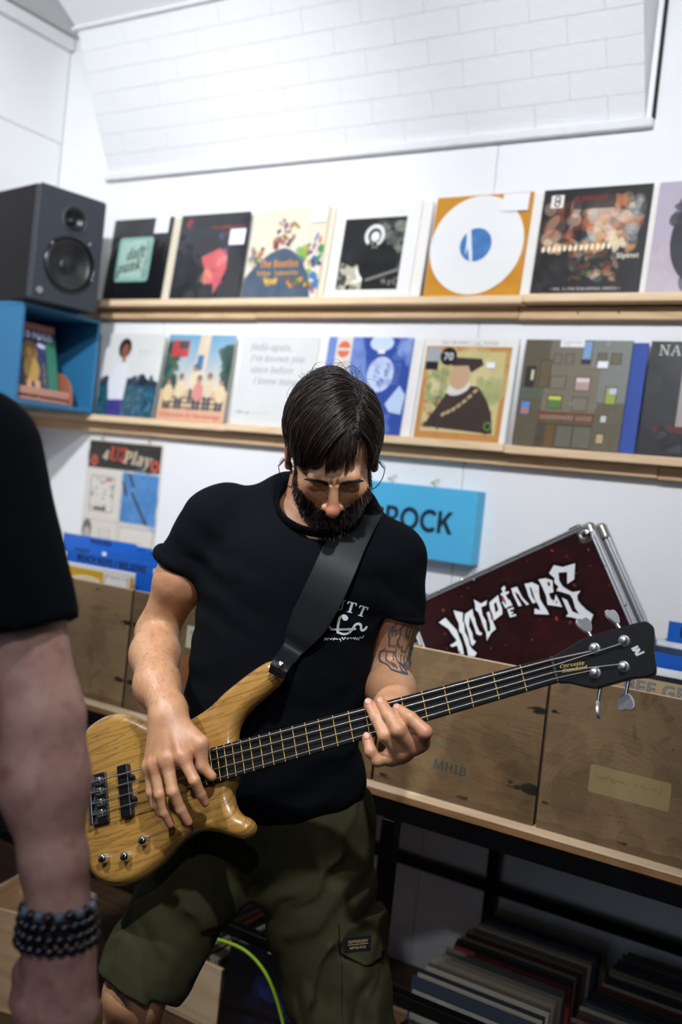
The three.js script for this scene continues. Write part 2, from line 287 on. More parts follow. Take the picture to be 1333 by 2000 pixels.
// print too small or blurred to read: rows of letter-like strokes
function scrib(g, x, y, w, h, color, seed = 1, lw = 2) { const r = rng(seed * 97 + Math.round(x)); g.strokeStyle = color; g.lineWidth = lw; g.lineCap = 'round'; for (let q = x - w / 2; q < x + w / 2; q += h * (0.35 + r() * 0.3)) { if (r() < 0.1) continue; g.beginPath(); g.moveTo(q, y + h * (r() - 0.5) * 0.4); g.quadraticCurveTo(q + h * 0.3 * r(), y - h * 0.6 * r(), q + h * 0.3, y + h * (r() - 0.5) * 0.8); g.stroke(); } }
function figure(g, x, y, s, top, legs, hair = '#2b1c16', skin = '#b98a68') {
  g.fillStyle = legs; fillRR(g, x - s * 0.13, y + s * 0.52, s * 0.11, s * 0.5, 4); fillRR(g, x + s * 0.02, y + s * 0.52, s * 0.11, s * 0.5, 4);
  g.fillStyle = top; g.beginPath(); g.ellipse(x, y + s * 0.36, s * 0.19, s * 0.27, 0, 0, 7); g.fill();
  g.fillStyle = hair; g.beginPath(); g.ellipse(x, y, s * 0.09, s * 0.11, 0, 0, 7); g.fill();
  g.fillStyle = skin; g.beginPath(); g.ellipse(x, y + s * 0.03, s * 0.06, s * 0.08, 0, 0, 7); g.fill();
}
const ART = {
  screen(g) {
    g.fillStyle = '#0a0e12'; g.fillRect(0, 0, 512, 512); blobs(g, 14, 60, 20, 460, 90, 10, 50, ['#1a2026', '#141a20'], 5, 0.7);
    g.fillStyle = '#8ab8ab'; fillRR(g, 74, 118, 300, 278, 26); g.fillStyle = '#a9c9ba'; fillRR(g, 96, 140, 236, 232, 40); blobs(g, 10, 300, 150, 350, 360, 12, 30, ['#8a8178', '#7a7068'], 6, 0.5);
    text(g, 'daft', 236, 218, 92, '#0b0f10', { font: 'serif', bold: true, skew: -0.35, rot: -0.18, sx: 0.8 }); text(g, 'punk', 196, 300, 92, '#0b0f10', { font: 'serif', bold: true, skew: -0.35, rot: -0.16, sx: 0.85 });
  },
  pinkShape(g) {
    g.fillStyle = '#24262b'; g.fillRect(0, 0, 512, 512); blobs(g, 26, 0, 40, 250, 460, 14, 70, ['#1b1d22', '#2f3138', '#303345'], 8, 0.6); blobs(g, 5, 300, 130, 430, 260, 10, 40, ['#34507e', '#2e3f66', '#46598a'], 9, 0.8);
    g.fillStyle = '#c8595d'; g.beginPath(); g.moveTo(200, 260); g.lineTo(330, 210); g.lineTo(392, 250); g.lineTo(400, 330); g.lineTo(360, 430); g.lineTo(330, 480); g.lineTo(318, 420); g.lineTo(250, 420); g.lineTo(236, 330); g.closePath(); g.fill();
    blobs(g, 22, 230, 230, 380, 410, 10, 30, ['#d9736a', '#b94a68', '#e09a72', '#d05f88'], 4, 0.8);
    scrib(g, 355, 86, 250, 22, '#c2403a', 1, 5); scrib(g, 400, 122, 150, 18, '#a83530', 2, 4); blobs(g, 8, 50, 36, 80, 80, 4, 14, ['#b5352f'], 2);
  },
  mound(g) {
    g.fillStyle = '#ddd3bd'; g.fillRect(0, 0, 512, 512);
    blobs(g, 60, 330, 170, 512, 500, 10, 34, ['#2a6fb0', '#d8d8cc', '#3f8a4a', '#b5522c', '#6a3a78', '#88a83c', '#274a7a'], 21); blobs(g, 22, 20, 220, 120, 330, 8, 26, ['#4a7a3c', '#b06a38', '#7a4a30', '#8a8a80', '#96509a'], 22); blobs(g, 26, 170, 60, 330, 220, 10, 26, ['#8a6a2c', '#5a3a6a', '#7a2c3a', '#3a3a3c', '#a8865c'], 23);
    g.fillStyle = '#47586a'; g.beginPath(); g.moveTo(0, 400); g.quadraticCurveTo(120, 240, 250, 226); g.quadraticCurveTo(360, 240, 440, 400); g.lineTo(470, 512); g.lineTo(0, 512); g.fill();
    blobs(g, 16, 300, 400, 440, 450, 6, 20, ['#d99a2c', '#a8442c', '#5a7a3a'], 24); blobs(g, 7, 120, 400, 240, 420, 10, 26, ['#d9a32c', '#e0b24a'], 25);
    text(g, 'The Beatles', 228, 314, 58, '#d98a24', { bold: true, sx: 0.82 }); text(g, 'Yellow   Submarine', 226, 368, 36, '#cf9530', { bold: true, sx: 0.86 });
  },
  framed(g) {
    g.fillStyle = '#e9e8e4'; g.fillRect(0, 0, 512, 512); g.fillStyle = '#1a1d1e'; g.fillRect(64, 84, 372, 386);
    g.save(); g.beginPath(); g.rect(64, 84, 372, 386); g.clip(); blobs(g, 40, 300, 110, 440, 360, 16, 50, ['#8a8a7c', '#a8a690', '#5a5c56', '#2c2f2f'], 31, 0.7); blobs(g, 40, 70, 350, 230, 470, 12, 46, ['#efeee2', '#d6d2b8', '#b8b49c'], 32); blobs(g, 12, 60, 340, 120, 440, 8, 24, ['#3a3c38'], 33);
    g.fillStyle = '#0c0f10'; g.beginPath(); g.ellipse(300, 330, 118, 110, 0.2, 0, 7); g.fill(); g.fillStyle = '#101314'; g.fillRect(220, 380, 210, 90); g.strokeStyle = '#7c7a6e'; g.lineWidth = 16; g.beginPath(); g.moveTo(240, 420); g.lineTo(430, 366); g.stroke();
    g.strokeStyle = '#dedfd8'; g.lineWidth = 22; g.beginPath(); g.arc(258, 180, 50, 2.2, 7.4); g.stroke(); g.fillStyle = '#e6e6de'; g.beginPath(); g.ellipse(262, 186, 26, 28, 0, 0, 7); g.fill(); blobs(g, 10, 250, 200, 290, 250, 4, 12, ['#c8c8bc', '#2c2c2a'], 35); blobs(g, 16, 330, 400, 430, 460, 4, 12, ['#6a6a60', '#a6a494'], 34); g.restore();
    scrib(g, 330, 58, 220, 14, '#b9b8b2', 3);
  },
  amber(g) { g.fillStyle = '#c98a1e'; g.fillRect(0, 0, 512, 512); blobs(g, 30, 0, 0, 512, 512, 20, 90, ['#d39527', '#bf8119', '#d69a34'], 41, 0.35); },
  fire(g) {
    g.fillStyle = '#191716'; g.fillRect(0, 0, 512, 512); blobs(g, 70, 40, 60, 480, 260, 10, 60, ['#8a3a20', '#c06a3c', '#e0b090', '#3a4a52', '#7a2a18', '#1e1a18', '#f0d8c0'], 51, 0.6); blobs(g, 50, 240, 60, 470, 250, 14, 60, ['#f2e2cc', '#e8c8a4', '#c87a48', '#a8b4b8'], 52, 0.5);
    blobs(g, 60, 170, 300, 390, 440, 8, 26, ['#9a4a2c', '#5a6a38', '#e0b89a', '#2c2018', '#6a7a8a'], 53, 0.7); blobs(g, 30, 40, 260, 460, 300, 10, 30, ['#e6c9a0', '#c88a50'], 54, 0.7);
    g.fillStyle = '#f0e4c4'; for (let i = 0; i < 13; i++) { g.beginPath(); g.ellipse(36 + i * 26, 290 - i * 0.6, 9, 15, 0.1, 0, 7); g.fill(); } blobs(g, 6, 350, 250, 440, 290, 14, 34, ['#f2e8cc', '#d8c49a'], 55);
    g.fillStyle = '#e9e6da'; g.fillRect(40, 28, 62, 62); g.strokeStyle = '#222'; g.lineWidth = 6; g.beginPath(); g.arc(71, 46, 12, 0, 7); g.arc(71, 70, 12, 0, 7); g.stroke(); g.fillStyle = 'rgba(40,34,32,0.75)'; g.fillRect(150, 30, 200, 72); text(g, 'SLIPKNOT', 232, 52, 34, '#8a2a20', { bold: true });
    text(g, 'Slipknot', 440, 330, 32, '#e6dcc0', { bold: true, sx: 0.8 }); text(g, '+ VOL. 3: (THE SUBLIMINAL VERSES) +', 262, 482, 19, '#b9b6ac', { bold: true });
  },
  lilac(g) { g.fillStyle = '#b3a9b6'; g.fillRect(0, 0, 512, 512); blobs(g, 20, 0, 260, 140, 512, 20, 80, ['#c3b6bf', '#b8a6b0'], 61, 0.5); g.fillStyle = '#15161c'; g.beginPath(); g.ellipse(270, 250, 190, 240, 0.15, 0, 7); g.fill(); blobs(g, 30, 90, 60, 440, 460, 10, 60, ['#20222a', '#2c2f3a', '#0c0d12'], 62, 0.7); },
  field(g) {
    g.fillStyle = '#dedfda'; g.fillRect(0, 0, 512, 512); blobs(g, 60, 0, 280, 512, 330, 14, 40, ['#26323f', '#1d2a38', '#31424e'], 71); g.fillStyle = '#1f4a66'; g.fillRect(0, 320, 512, 192); blobs(g, 220, 0, 330, 512, 512, 6, 26, ['#2a5f82', '#173a52', '#3a7490', '#1f5a5a', '#4a8aa8', '#20583c'], 72, 0.8);
    g.fillStyle = '#3a3a86'; g.beginPath(); g.moveTo(110, 400); g.lineTo(230, 400); g.lineTo(222, 512); g.lineTo(90, 512); g.fill(); g.fillStyle = '#e4e4ea'; g.beginPath(); g.moveTo(130, 180); g.quadraticCurveTo(230, 160, 240, 240); g.lineTo(228, 410); g.lineTo(96, 415); g.lineTo(70, 300); g.quadraticCurveTo(90, 210, 130, 180); g.fill();
    g.fillStyle = '#2c201d'; g.beginPath(); g.ellipse(176, 90, 56, 62, 0.2, 0, 7); g.fill(); g.fillStyle = '#8d5a48'; g.beginPath(); g.ellipse(182, 108, 34, 46, 0.1, 0, 7); g.fill(); g.fillStyle = '#9a6a54'; g.fillRect(166, 140, 30, 36); scrib(g, 360, 104, 110, 18, '#c98a80', 4, 3); scrib(g, 360, 126, 110, 12, '#c9a8a0', 5);
  },
  band(g) {
    const s = g.createLinearGradient(0, 0, 0, 330); s.addColorStop(0, '#6fa6c8'); s.addColorStop(1, '#e6d2bc'); g.fillStyle = s; g.fillRect(0, 0, 512, 512); blobs(g, 70, 0, 60, 90, 320, 14, 50, ['#33524a', '#2a4640', '#4a6a52'], 81, 0.8); blobs(g, 60, 440, 80, 512, 360, 14, 46, ['#33524a', '#24423c'], 82, 0.8);
    g.fillStyle = '#e0cdb0'; g.beginPath(); g.moveTo(250, 0); g.lineTo(330, 0); g.lineTo(320, 270); g.lineTo(230, 270); g.fill(); g.fillStyle = '#3d7fb0'; g.fillRect(250, 120, 46, 92); g.fillStyle = '#c2484a'; g.fillRect(40, 34, 132, 100); g.fillStyle = '#43504a'; g.fillRect(92, 40, 70, 44);
    g.fillStyle = '#d3b48e'; g.fillRect(0, 330, 512, 130); g.fillStyle = '#3c3a3c'; for (const y of [372, 402, 432]) g.fillRect(40, y, 440, 8); figure(g, 250, 196, 210, '#e0d2b0', '#3a3c48'); figure(g, 60, 280, 200, '#dcc79c', '#2c3040'); figure(g, 150, 256, 200, '#e2d2ac', '#2f3444'); figure(g, 290, 262, 210, '#d68a86', '#2a2e3e'); figure(g, 366, 246, 200, '#dcc8a8', '#333848'); figure(g, 460, 274, 200, '#dfcba2', '#2c3142');
    g.fillStyle = '#d9a98a'; g.fillRect(0, 446, 512, 66); text(g, 'Los', 236, 444, 24, '#b0403a', { bold: true, font: 'serif' }); text(g, 'Orientales de Paramonga', 256, 482, 37, '#b8433c', { bold: true, font: 'serif', sx: 0.98 });
  },
  poem(g) {
    g.fillStyle = '#d6d7d4'; g.fillRect(0, 0, 512, 512); const o = { font: 'serif', skew: -0.22, align: 'left' }; text(g, 'Hello again,', 58, 66, 50, '#8b8f90', o); text(g, "I've known you", 70, 130, 50, '#8b8f90', o); text(g, 'since before', 82, 194, 50, '#8b8f90', o); text(g, 'I knew mine', 112, 258, 50, '#8b8f90', o); scrib(g, 74, 440, 96, 18, '#3d4344', 7, 3); scrib(g, 190, 440, 100, 14, '#9a9e9e', 6);
  },
  blue(g) {
    g.fillStyle = '#2b4b9c'; g.fillRect(0, 0, 512, 512); g.fillStyle = '#6f88c6'; g.beginPath(); g.moveTo(0, 0); g.lineTo(210, 0); g.quadraticCurveTo(290, 200, 280, 512); g.lineTo(0, 512); g.fill(); blobs(g, 14, 130, 40, 270, 500, 10, 40, ['#5873b8', '#8398d0'], 91, 0.5); g.fillStyle = '#dcd7cc'; g.fillRect(52, 0, 100, 330);
    g.fillStyle = '#d9734a'; g.beginPath(); g.arc(102, 60, 38, Math.PI, 0); g.fill(); g.beginPath(); g.arc(102, 74, 38, 0, Math.PI); g.fill(); scrib(g, 104, 150, 80, 22, '#66645c', 8); for (let i = 0; i < 4; i++) text(g, '— — —', 104, 200 + i * 22, 14, '#8a877e');
    g.fillStyle = '#c7d7ea'; g.beginPath(); g.ellipse(330, 30, 70, 44, 0, 0, 7); g.fill(); blobs(g, 20, 430, 0, 512, 120, 14, 40, ['#7d96d0', '#92a8da'], 92, 0.6); g.fillStyle = '#c3cfe6'; g.beginPath(); g.ellipse(346, 196, 78, 94, 0.1, 0, 7); g.fill(); blobs(g, 24, 300, 130, 400, 260, 8, 26, ['#7d92c6', '#a6b6dc', '#6079b8', '#d9e1f0'], 93, 0.7);
    g.fillStyle = '#bcd0e8'; g.beginPath(); g.moveTo(470, 250); g.lineTo(512, 300); g.lineTo(500, 400); g.lineTo(430, 390); g.lineTo(400, 350); g.fill(); blobs(g, 16, 300, 380, 430, 512, 14, 44, ['#6d86c8', '#8ba0d6'], 94, 0.6); for (let i = 0; i < 6; i++) scrib(g, 440, 140 + i * 20, 40, 12, '#a8bade', 9 + i);
  },
  robe(g) {
    g.fillStyle = '#e9e7e1'; g.fillRect(0, 0, 512, 512); g.fillStyle = '#bf894a'; g.fillRect(16, 40, 466, 472); g.fillStyle = '#cdbf86'; g.fillRect(46, 66, 408, 408); blobs(g, 40, 50, 70, 450, 280, 30, 80, ['#d3c58e', '#c3b87c', '#d9cc9c'], 101, 0.5); blobs(g, 50, 50, 160, 150, 330, 8, 30, ['#8a9460', '#a3a870', '#77855a'], 102, 0.6); blobs(g, 30, 330, 200, 450, 300, 14, 44, ['#99a066', '#a9ac74'], 103, 0.6); blobs(g, 24, 50, 300, 140, 450, 8, 20, ['#b56a52', '#c98a70', '#d9c8a0', '#6a4a38'], 104, 0.8);
    g.fillStyle = '#3f2f2b'; g.beginPath(); g.moveTo(60, 450); g.lineTo(170, 270); g.quadraticCurveTo(250, 230, 330, 240); g.quadraticCurveTo(430, 330, 440, 470); g.closePath(); g.fill(); blobs(g, 40, 120, 300, 420, 460, 6, 24, ['#46352f', '#382a27'], 105, 0.7); g.fillStyle = '#dcd9cf'; g.beginPath(); g.ellipse(226, 250, 64, 34, -0.35, 0, 7); g.fill(); g.fillStyle = '#c9a583'; g.beginPath(); g.ellipse(222, 190, 56, 68, 0, 0, 7); g.fill();
    g.fillStyle = '#3a2b29'; g.beginPath(); g.moveTo(168, 140); g.lineTo(190, 96); g.lineTo(330, 100); g.lineTo(344, 130); g.lineTo(282, 172); g.lineTo(262, 136); g.closePath(); g.fill(); g.fillStyle = '#b9a878'; for (let i = 0; i < 7; i++) { g.save(); g.translate(320 - i * 26, 262 + i * 30 - i * i * 1.6); g.rotate(-0.7); g.fillRect(-13, -8, 26, 16); g.restore(); }
    g.fillStyle = '#a7a9ac'; g.fillRect(24, 46, 76, 74); g.fillStyle = '#15171a'; g.fillRect(24, 120, 70, 42); g.fillStyle = '#121416'; g.beginPath(); g.arc(146, 92, 46, 0, 7); g.fill(); text(g, '70', 146, 92, 52, '#d9dcdf', { bold: true }); g.strokeStyle = '#6fb23c'; g.lineWidth = 5; g.beginPath(); g.arc(412, 432, 18, 0, 7); g.stroke(); text(g, 'THE PROPHET / CAL TJADER', 250, 22, 23, '#8d8a82', { font: 'serif' }); scrib(g, 48, 20, 40, 8, '#aaa', 20, 1); scrib(g, 452, 20, 40, 8, '#aaa', 21, 1);
  },
  facade(g) {
    g.fillStyle = '#6f6753'; g.fillRect(0, 0, 512, 512); g.fillStyle = '#5e5744'; g.fillRect(0, 0, 150, 512); g.fillStyle = '#777060'; g.fillRect(130, 0, 200, 140); g.fillStyle = '#7d8078'; g.fillRect(330, 0, 182, 300); g.fillStyle = '#79715e'; g.fillRect(120, 130, 260, 210); g.fillStyle = '#655d49'; g.fillRect(380, 290, 132, 222);
    const win = (x, y, w, h, c) => { g.fillStyle = '#463f30'; g.fillRect(x - 4, y - 4, w + 8, h + 8); g.fillStyle = c; g.fillRect(x, y, w, h); }; win(152, 70, 34, 42, '#766f5f'); win(210, 70, 34, 42, '#766f5f'); win(286, 6, 40, 104, '#7c9fc4'); g.fillStyle = '#2b2a2e'; g.fillRect(286, 90, 40, 22); win(360, 62, 38, 46, '#6b6350'); win(424, 62, 42, 46, '#6b6350'); win(22, 132, 46, 96, '#2b2a2c'); g.fillStyle = '#d9c9a0'; g.fillRect(48, 146, 14, 50); win(90, 100, 50, 128, '#665a41');
    win(150, 176, 70, 54, '#7b7462'); win(272, 176, 66, 60, '#b59a90'); g.fillStyle = '#e8e4e4'; for (let i = 0; i < 5; i++) g.fillRect(276 + i * 12, 180, 8, 18); win(150, 268, 66, 58, '#5d7a42'); g.fillStyle = '#c8d24a'; g.fillRect(152, 270, 60, 16); win(272, 272, 66, 60, '#7b7462'); win(20, 300, 44, 60, '#5c8ac0'); g.fillStyle = '#b07a78'; g.fillRect(22, 332, 40, 26); win(420, 220, 46, 74, '#9fa64c'); g.fillStyle = '#c3cbe0'; g.fillRect(436, 222, 32, 26);
    g.fillStyle = '#5b6052'; g.fillRect(0, 234, 122, 46); g.fillStyle = '#6d3f22'; g.fillRect(112, 344, 270, 44); text(g, 'SOMEWHERE GOOD', 246, 368, 30, '#9b8f80', { bold: true, sx: 0.9 }); g.fillStyle = '#4d4636'; g.fillRect(112, 392, 268, 120); g.fillStyle = '#6a5230'; g.fillRect(156, 404, 46, 108); g.fillStyle = '#6a6658'; g.fillRect(212, 408, 74, 96); g.fillRect(294, 408, 82, 96); win(412, 350, 26, 30, '#c8c8c4'); win(404, 436, 32, 40, '#b9a878'); g.fillStyle = '#e6e6e2'; g.fillRect(172, 0, 116, 34); scrib(g, 228, 12, 80, 10, '#666', 22, 1.5); scrib(g, 206, 24, 24, 10, '#777', 23, 1.5);
  },
  nature(g) { g.fillStyle = '#262627'; g.fillRect(0, 0, 512, 512); blobs(g, 20, 0, 60, 170, 380, 20, 90, ['#2e2e2e', '#242425', '#343434'], 111, 0.5); text(g, 'NATU', 130, 40, 68, '#c9c6c2', { font: 'serif' }); g.fillStyle = '#a79a96'; g.fillRect(150, 60, 300, 320); g.fillStyle = '#5d5a5c'; g.fillRect(200, 120, 250, 160); g.fillStyle = '#a82a30'; g.beginPath(); g.moveTo(190, 380); g.lineTo(230, 210); g.lineTo(450, 220); g.lineTo(450, 380); g.fill(); g.fillStyle = '#5e2022'; g.fillRect(60, 380, 452, 30); blobs(g, 12, 60, 400, 512, 512, 30, 90, ['#141415', '#101011'], 112, 0.9); },
};
const edgeMat = { white: M.card, dark: std(0x17181a, 0.6), amber: std(0xc08a2a, 0.6), cream: std(0xd8cfb8, 0.7), blue: std(0x2b4b9c, 0.6), brown: std(0x5e5744, 0.6) };
const stickerMat = std(0xe8e9ee, 0.6);
const LEAN = 0.1;
function record(x0, x1, yb, art, edge, label, sticker, opt = {}) {
  const w = Math.min(x1 - x0, 0.338), t = thing('record', label, 'record', [(x0 + x1) / 2, yb, 0.056], 0, 'records on the picture ledges');
  t.rotation.x = -LEAN;
  const front = std(0xffffff, 0.42, { map: canvasTex(512, 512, ART[art]) }), e = edgeMat[edge], W = w - 0.012, H = 0.322;
  part(t, 'jacket', new THREE.BoxGeometry(W, H, 0.0045), [e, e, e, e, front, e], [0, H / 2 + 0.001, 0]);
  if (opt.disc) {
    const d = new THREE.CylinderGeometry(0.157, 0.157, 0.0026, 72); d.rotateX(Math.PI / 2);
    part(t, 'disc', d, std(0xe9e9e6, 0.5), [-0.004, 0.163, 0.0038]);
    const l = new THREE.CylinderGeometry(0.053, 0.053, 0.0008, 48); l.rotateX(Math.PI / 2); l.rotateZ(0.5);
    const lt = canvasTex(256, 256, (g) => { g.fillStyle = '#3f78b4'; g.fillRect(0, 0, 256, 256); blobs(g, 20, 100, 20, 250, 200, 10, 50, ['#4a86c0', '#356ca8'], 3, 0.5); g.fillStyle = '#dfe6ea'; g.beginPath(); g.moveTo(0, 120); g.lineTo(256, 200); g.lineTo(256, 224); g.lineTo(120, 190); g.lineTo(160, 230); g.lineTo(60, 180); g.lineTo(0, 160); g.fill(); });
    part(t, 'centre_label', l, std(0xffffff, 0.5, { map: lt }), [-0.004, 0.163, 0.0056]);
  }
  if (opt.plastic !== false) { const pg = new THREE.PlaneGeometry(w, 0.33, 1, 1); part(t, 'plastic_sleeve', pg, M.plastic, [0, 0.166, opt.disc ? 0.008 : 0.0052]); }
  if (sticker) part(t, 'price_sticker', rbox(sticker[2], sticker[3], 0.0006, 0.0002), stickerMat, [sticker[0] * W / 2, H / 2 + 0.001 + sticker[1] * H / 2, opt.disc ? 0.0095 : 0.0064]);
  return t;
}
const T = 2.0285, B = 1.5835;
record(-2.952, -2.635, T, 'screen', 'dark', 'black record cover with a pale teal screen and brushed black lettering', [0.68, 0.8, 0.07, 0.062]);
record(-2.604, -2.268, T, 'pinkShape', 'dark', 'dark record cover with a pink and orange shape and red lettering', [0.75, 0.42, 0.07, 0.058]);
record(-2.262, -1.928, T, 'mound', 'cream', 'cream record cover with a slate mound, orange lettering and many coloured shapes', [0.76, 0.82, 0.065, 0.055]);
record(-1.908, -1.572, T, 'framed', 'white', 'white record cover framing a black and white picture', null);
record(-1.531, -1.195, T, 'amber', 'amber', 'amber record sleeve with a round white disc and blue centre label', [0.68, 0.8, 0.085, 0.055], { disc: true });
record(-1.173, -0.838, T, 'fire', 'dark', 'dark record cover with fiery orange blotches and a pale toothed band', null);
record(-0.831, -0.495, T, 'lilac', 'white', 'lilac record cover with a large black shape at the end of the upper ledge', null);
record(-2.930, -2.616, B, 'field', 'white', 'pale record cover with a figure in a white shirt in a blue field', null);
record(-2.609, -2.276, B, 'band', 'cream', 'record cover with six people seated on steps and red lettering', null);
record(-2.252, -1.914, B, 'poem', 'white', 'light grey record cover with a four line verse in grey italics', null);
record(-1.888, -1.552, B, 'blue', 'blue', 'blue record cover with pale moonlike shapes and an orange badge', [0.32, 0.7, 0.026, 0.014]);
record(-1.522, -1.190, B, 'robe', 'white', 'white bordered record cover with a painted figure in a dark robe', [0.5, 0.48, 0.028, 0.018]);
record(-1.179, -0.845, B, 'facade', 'brown', 'brown record cover showing the front of a building with windows', [0.52, 0.55, 0.03, 0.02]);
record(-0.805, -0.468, B, 'nature', 'dark', 'near black record cover with white serif lettering and a red block', null);
// plain sleeves standing behind, of which only the edges show
for (const [x, y, e, label] of [[-2.772, T, 'cream', 'cream sleeve edge behind the black cover with the teal screen'], [-2.088, T, 'cream', 'cream sleeve edge behind the cover with the slate mound'], [-1.72, T, 'white', 'white sleeve edge behind the white framed cover'], [-1.345, T, 'white', 'white sleeve edge behind the amber sleeve'], [-0.99, T, 'white', 'white sleeve edge behind the fiery cover'], [-2.06, B, 'white', 'white sleeve edge behind the grey verse cover'], [-1.70, B, 'white', 'white sleeve edge behind the blue moon cover'], [-0.985, B, 'blue', 'dark blue sleeve edge behind the building cover']]) {
  const t = thing('spare_record', label, 'record', [x, y, 0.05], 0, 'sleeves behind the shown records'); t.rotation.x = -LEAN;
  part(t, 'jacket', new THREE.BoxGeometry(0.322, 0.318, 0.004), edgeMat[e], [0.016, 0.16, -0.002]);
}
// ---------------------------------------------------------------- speaker and blue box in the corner
{
  const t = thing('wall_box', 'open blue painted wooden box in the corner under the loudspeaker', 'box', [-3.105, 1.5835, 0.277]);
  const W = 0.40, H = 0.36, D = 0.378, th = 0.014, blue = std(0x2a6f99, 0.5);
  part(t, 'base_panel', rbox(W, th, D, 0.002), blue, [0, th / 2 + 0.0005, 0]); part(t, 'top_panel', rbox(W, th, D, 0.002), blue, [0, H - th / 2, 0]);
  part(t, 'side_panel', rbox(W, H - 2 * th, th, 0.002), blue, [0, H / 2, D / 2 - th / 2]); part(t, 'side_panel', rbox(W, H - 2 * th, th, 0.002), blue, [0, H / 2, -D / 2 + th / 2]);
  part(t, 'back_panel', rbox(0.01, H - 2 * th, D - 2 * th, 0.002), blue, [-W / 2 + 0.006, H / 2, 0]);
  const s = thing('display_stand', 'small pink wooden stand with curved ends inside the blue box', 'stand', [-2.985, 1.5985, 0.315], 0);
  const wood = std(0xb98672, 0.55);
  part(s, 'rail', rbox(0.018, 0.03, 0.25, 0.006, 2), wood, [0.05, 0.035, 0]); part(s, 'shelf', rbox(0.11, 0.012, 0.246, 0.003), wood, [0, 0.008, 0]);
  const sh = new THREE.Shape(); sh.moveTo(-0.06, 0); sh.lineTo(0.062, 0); sh.quadraticCurveTo(0.066, 0.06, 0.03, 0.1); sh.quadraticCurveTo(0, 0.13, -0.04, 0.12); sh.lineTo(-0.06, 0.1); sh.closePath();
  for (const z of [-1, 1]) { const g = new THREE.ExtrudeGeometry(sh, { depth: 0.008, bevelSize: 0.001, bevelThickness: 0.001, bevelSegments: 1 }); part(s, 'end_piece', g, std(0x9a5d45, 0.5), [0, 0.001, z * 0.132 - 0.004]); }
  const mg = thing('magazine', 'magazine with a golden figure on its cover standing in the blue box', 'magazine', [-2.968, 1.6135, 0.322]);
  mg.rotation.y = Math.PI / 2; mg.rotation.order = 'YXZ'; mg.rotation.x = -0.24;
  const art = canvasTex(384, 512, (g) => {
    g.fillStyle = '#23335c'; g.fillRect(0, 0, 384, 512); g.fillStyle = '#2f7a5e'; g.fillRect(0, 90, 56, 422); g.fillRect(306, 90, 78, 422); blobs(g, 30, 60, 150, 300, 480, 10, 40, ['#2c3c66', '#1b2850', '#3d4f7c', '#4a4436'], 6, 0.6);
    g.fillStyle = '#b57668'; g.fillRect(0, 0, 384, 46); text(g, 'DISCO POGO', 190, 82, 62, '#dfe3f2', { bold: true, sx: 0.9 });
    g.fillStyle = '#8a6a3a'; g.beginPath(); g.ellipse(172, 210, 62, 84, 0, 0, 7); g.fill(); g.fillStyle = '#c79a5c'; g.beginPath(); g.ellipse(172, 205, 24, 34, 0, 0, 7); g.fill(); g.fillStyle = '#b9944c'; g.beginPath(); g.ellipse(180, 320, 62, 84, 0, 0, 7); g.fill(); g.fillStyle = '#d4a26a'; fillRR(g, 126, 390, 44, 122, 14); fillRR(g, 196, 390, 44, 122, 14);
    g.fillStyle = '#d9d3e4'; g.beginPath(); g.ellipse(268, 150, 34, 15, 0.15, 0, 7); g.fill(); for (let i = 0; i < 6; i++) scrib(g, 82, 140 + i * 14, 16, 10, '#c0b440', 30 + i); for (let i = 0; i < 9; i++) scrib(g, 276, 270 + i * 19, 20, 14, '#c8be3c', 40 + i, 3);
  });
  const e = std(0xd8d2c8, 0.6); part(mg, 'cover', new THREE.BoxGeometry(0.232, 0.285, 0.008), [e, e, e, e, std(0xffffff, 0.4, { map: art }), e], [0, 0.1435, 0]);
}
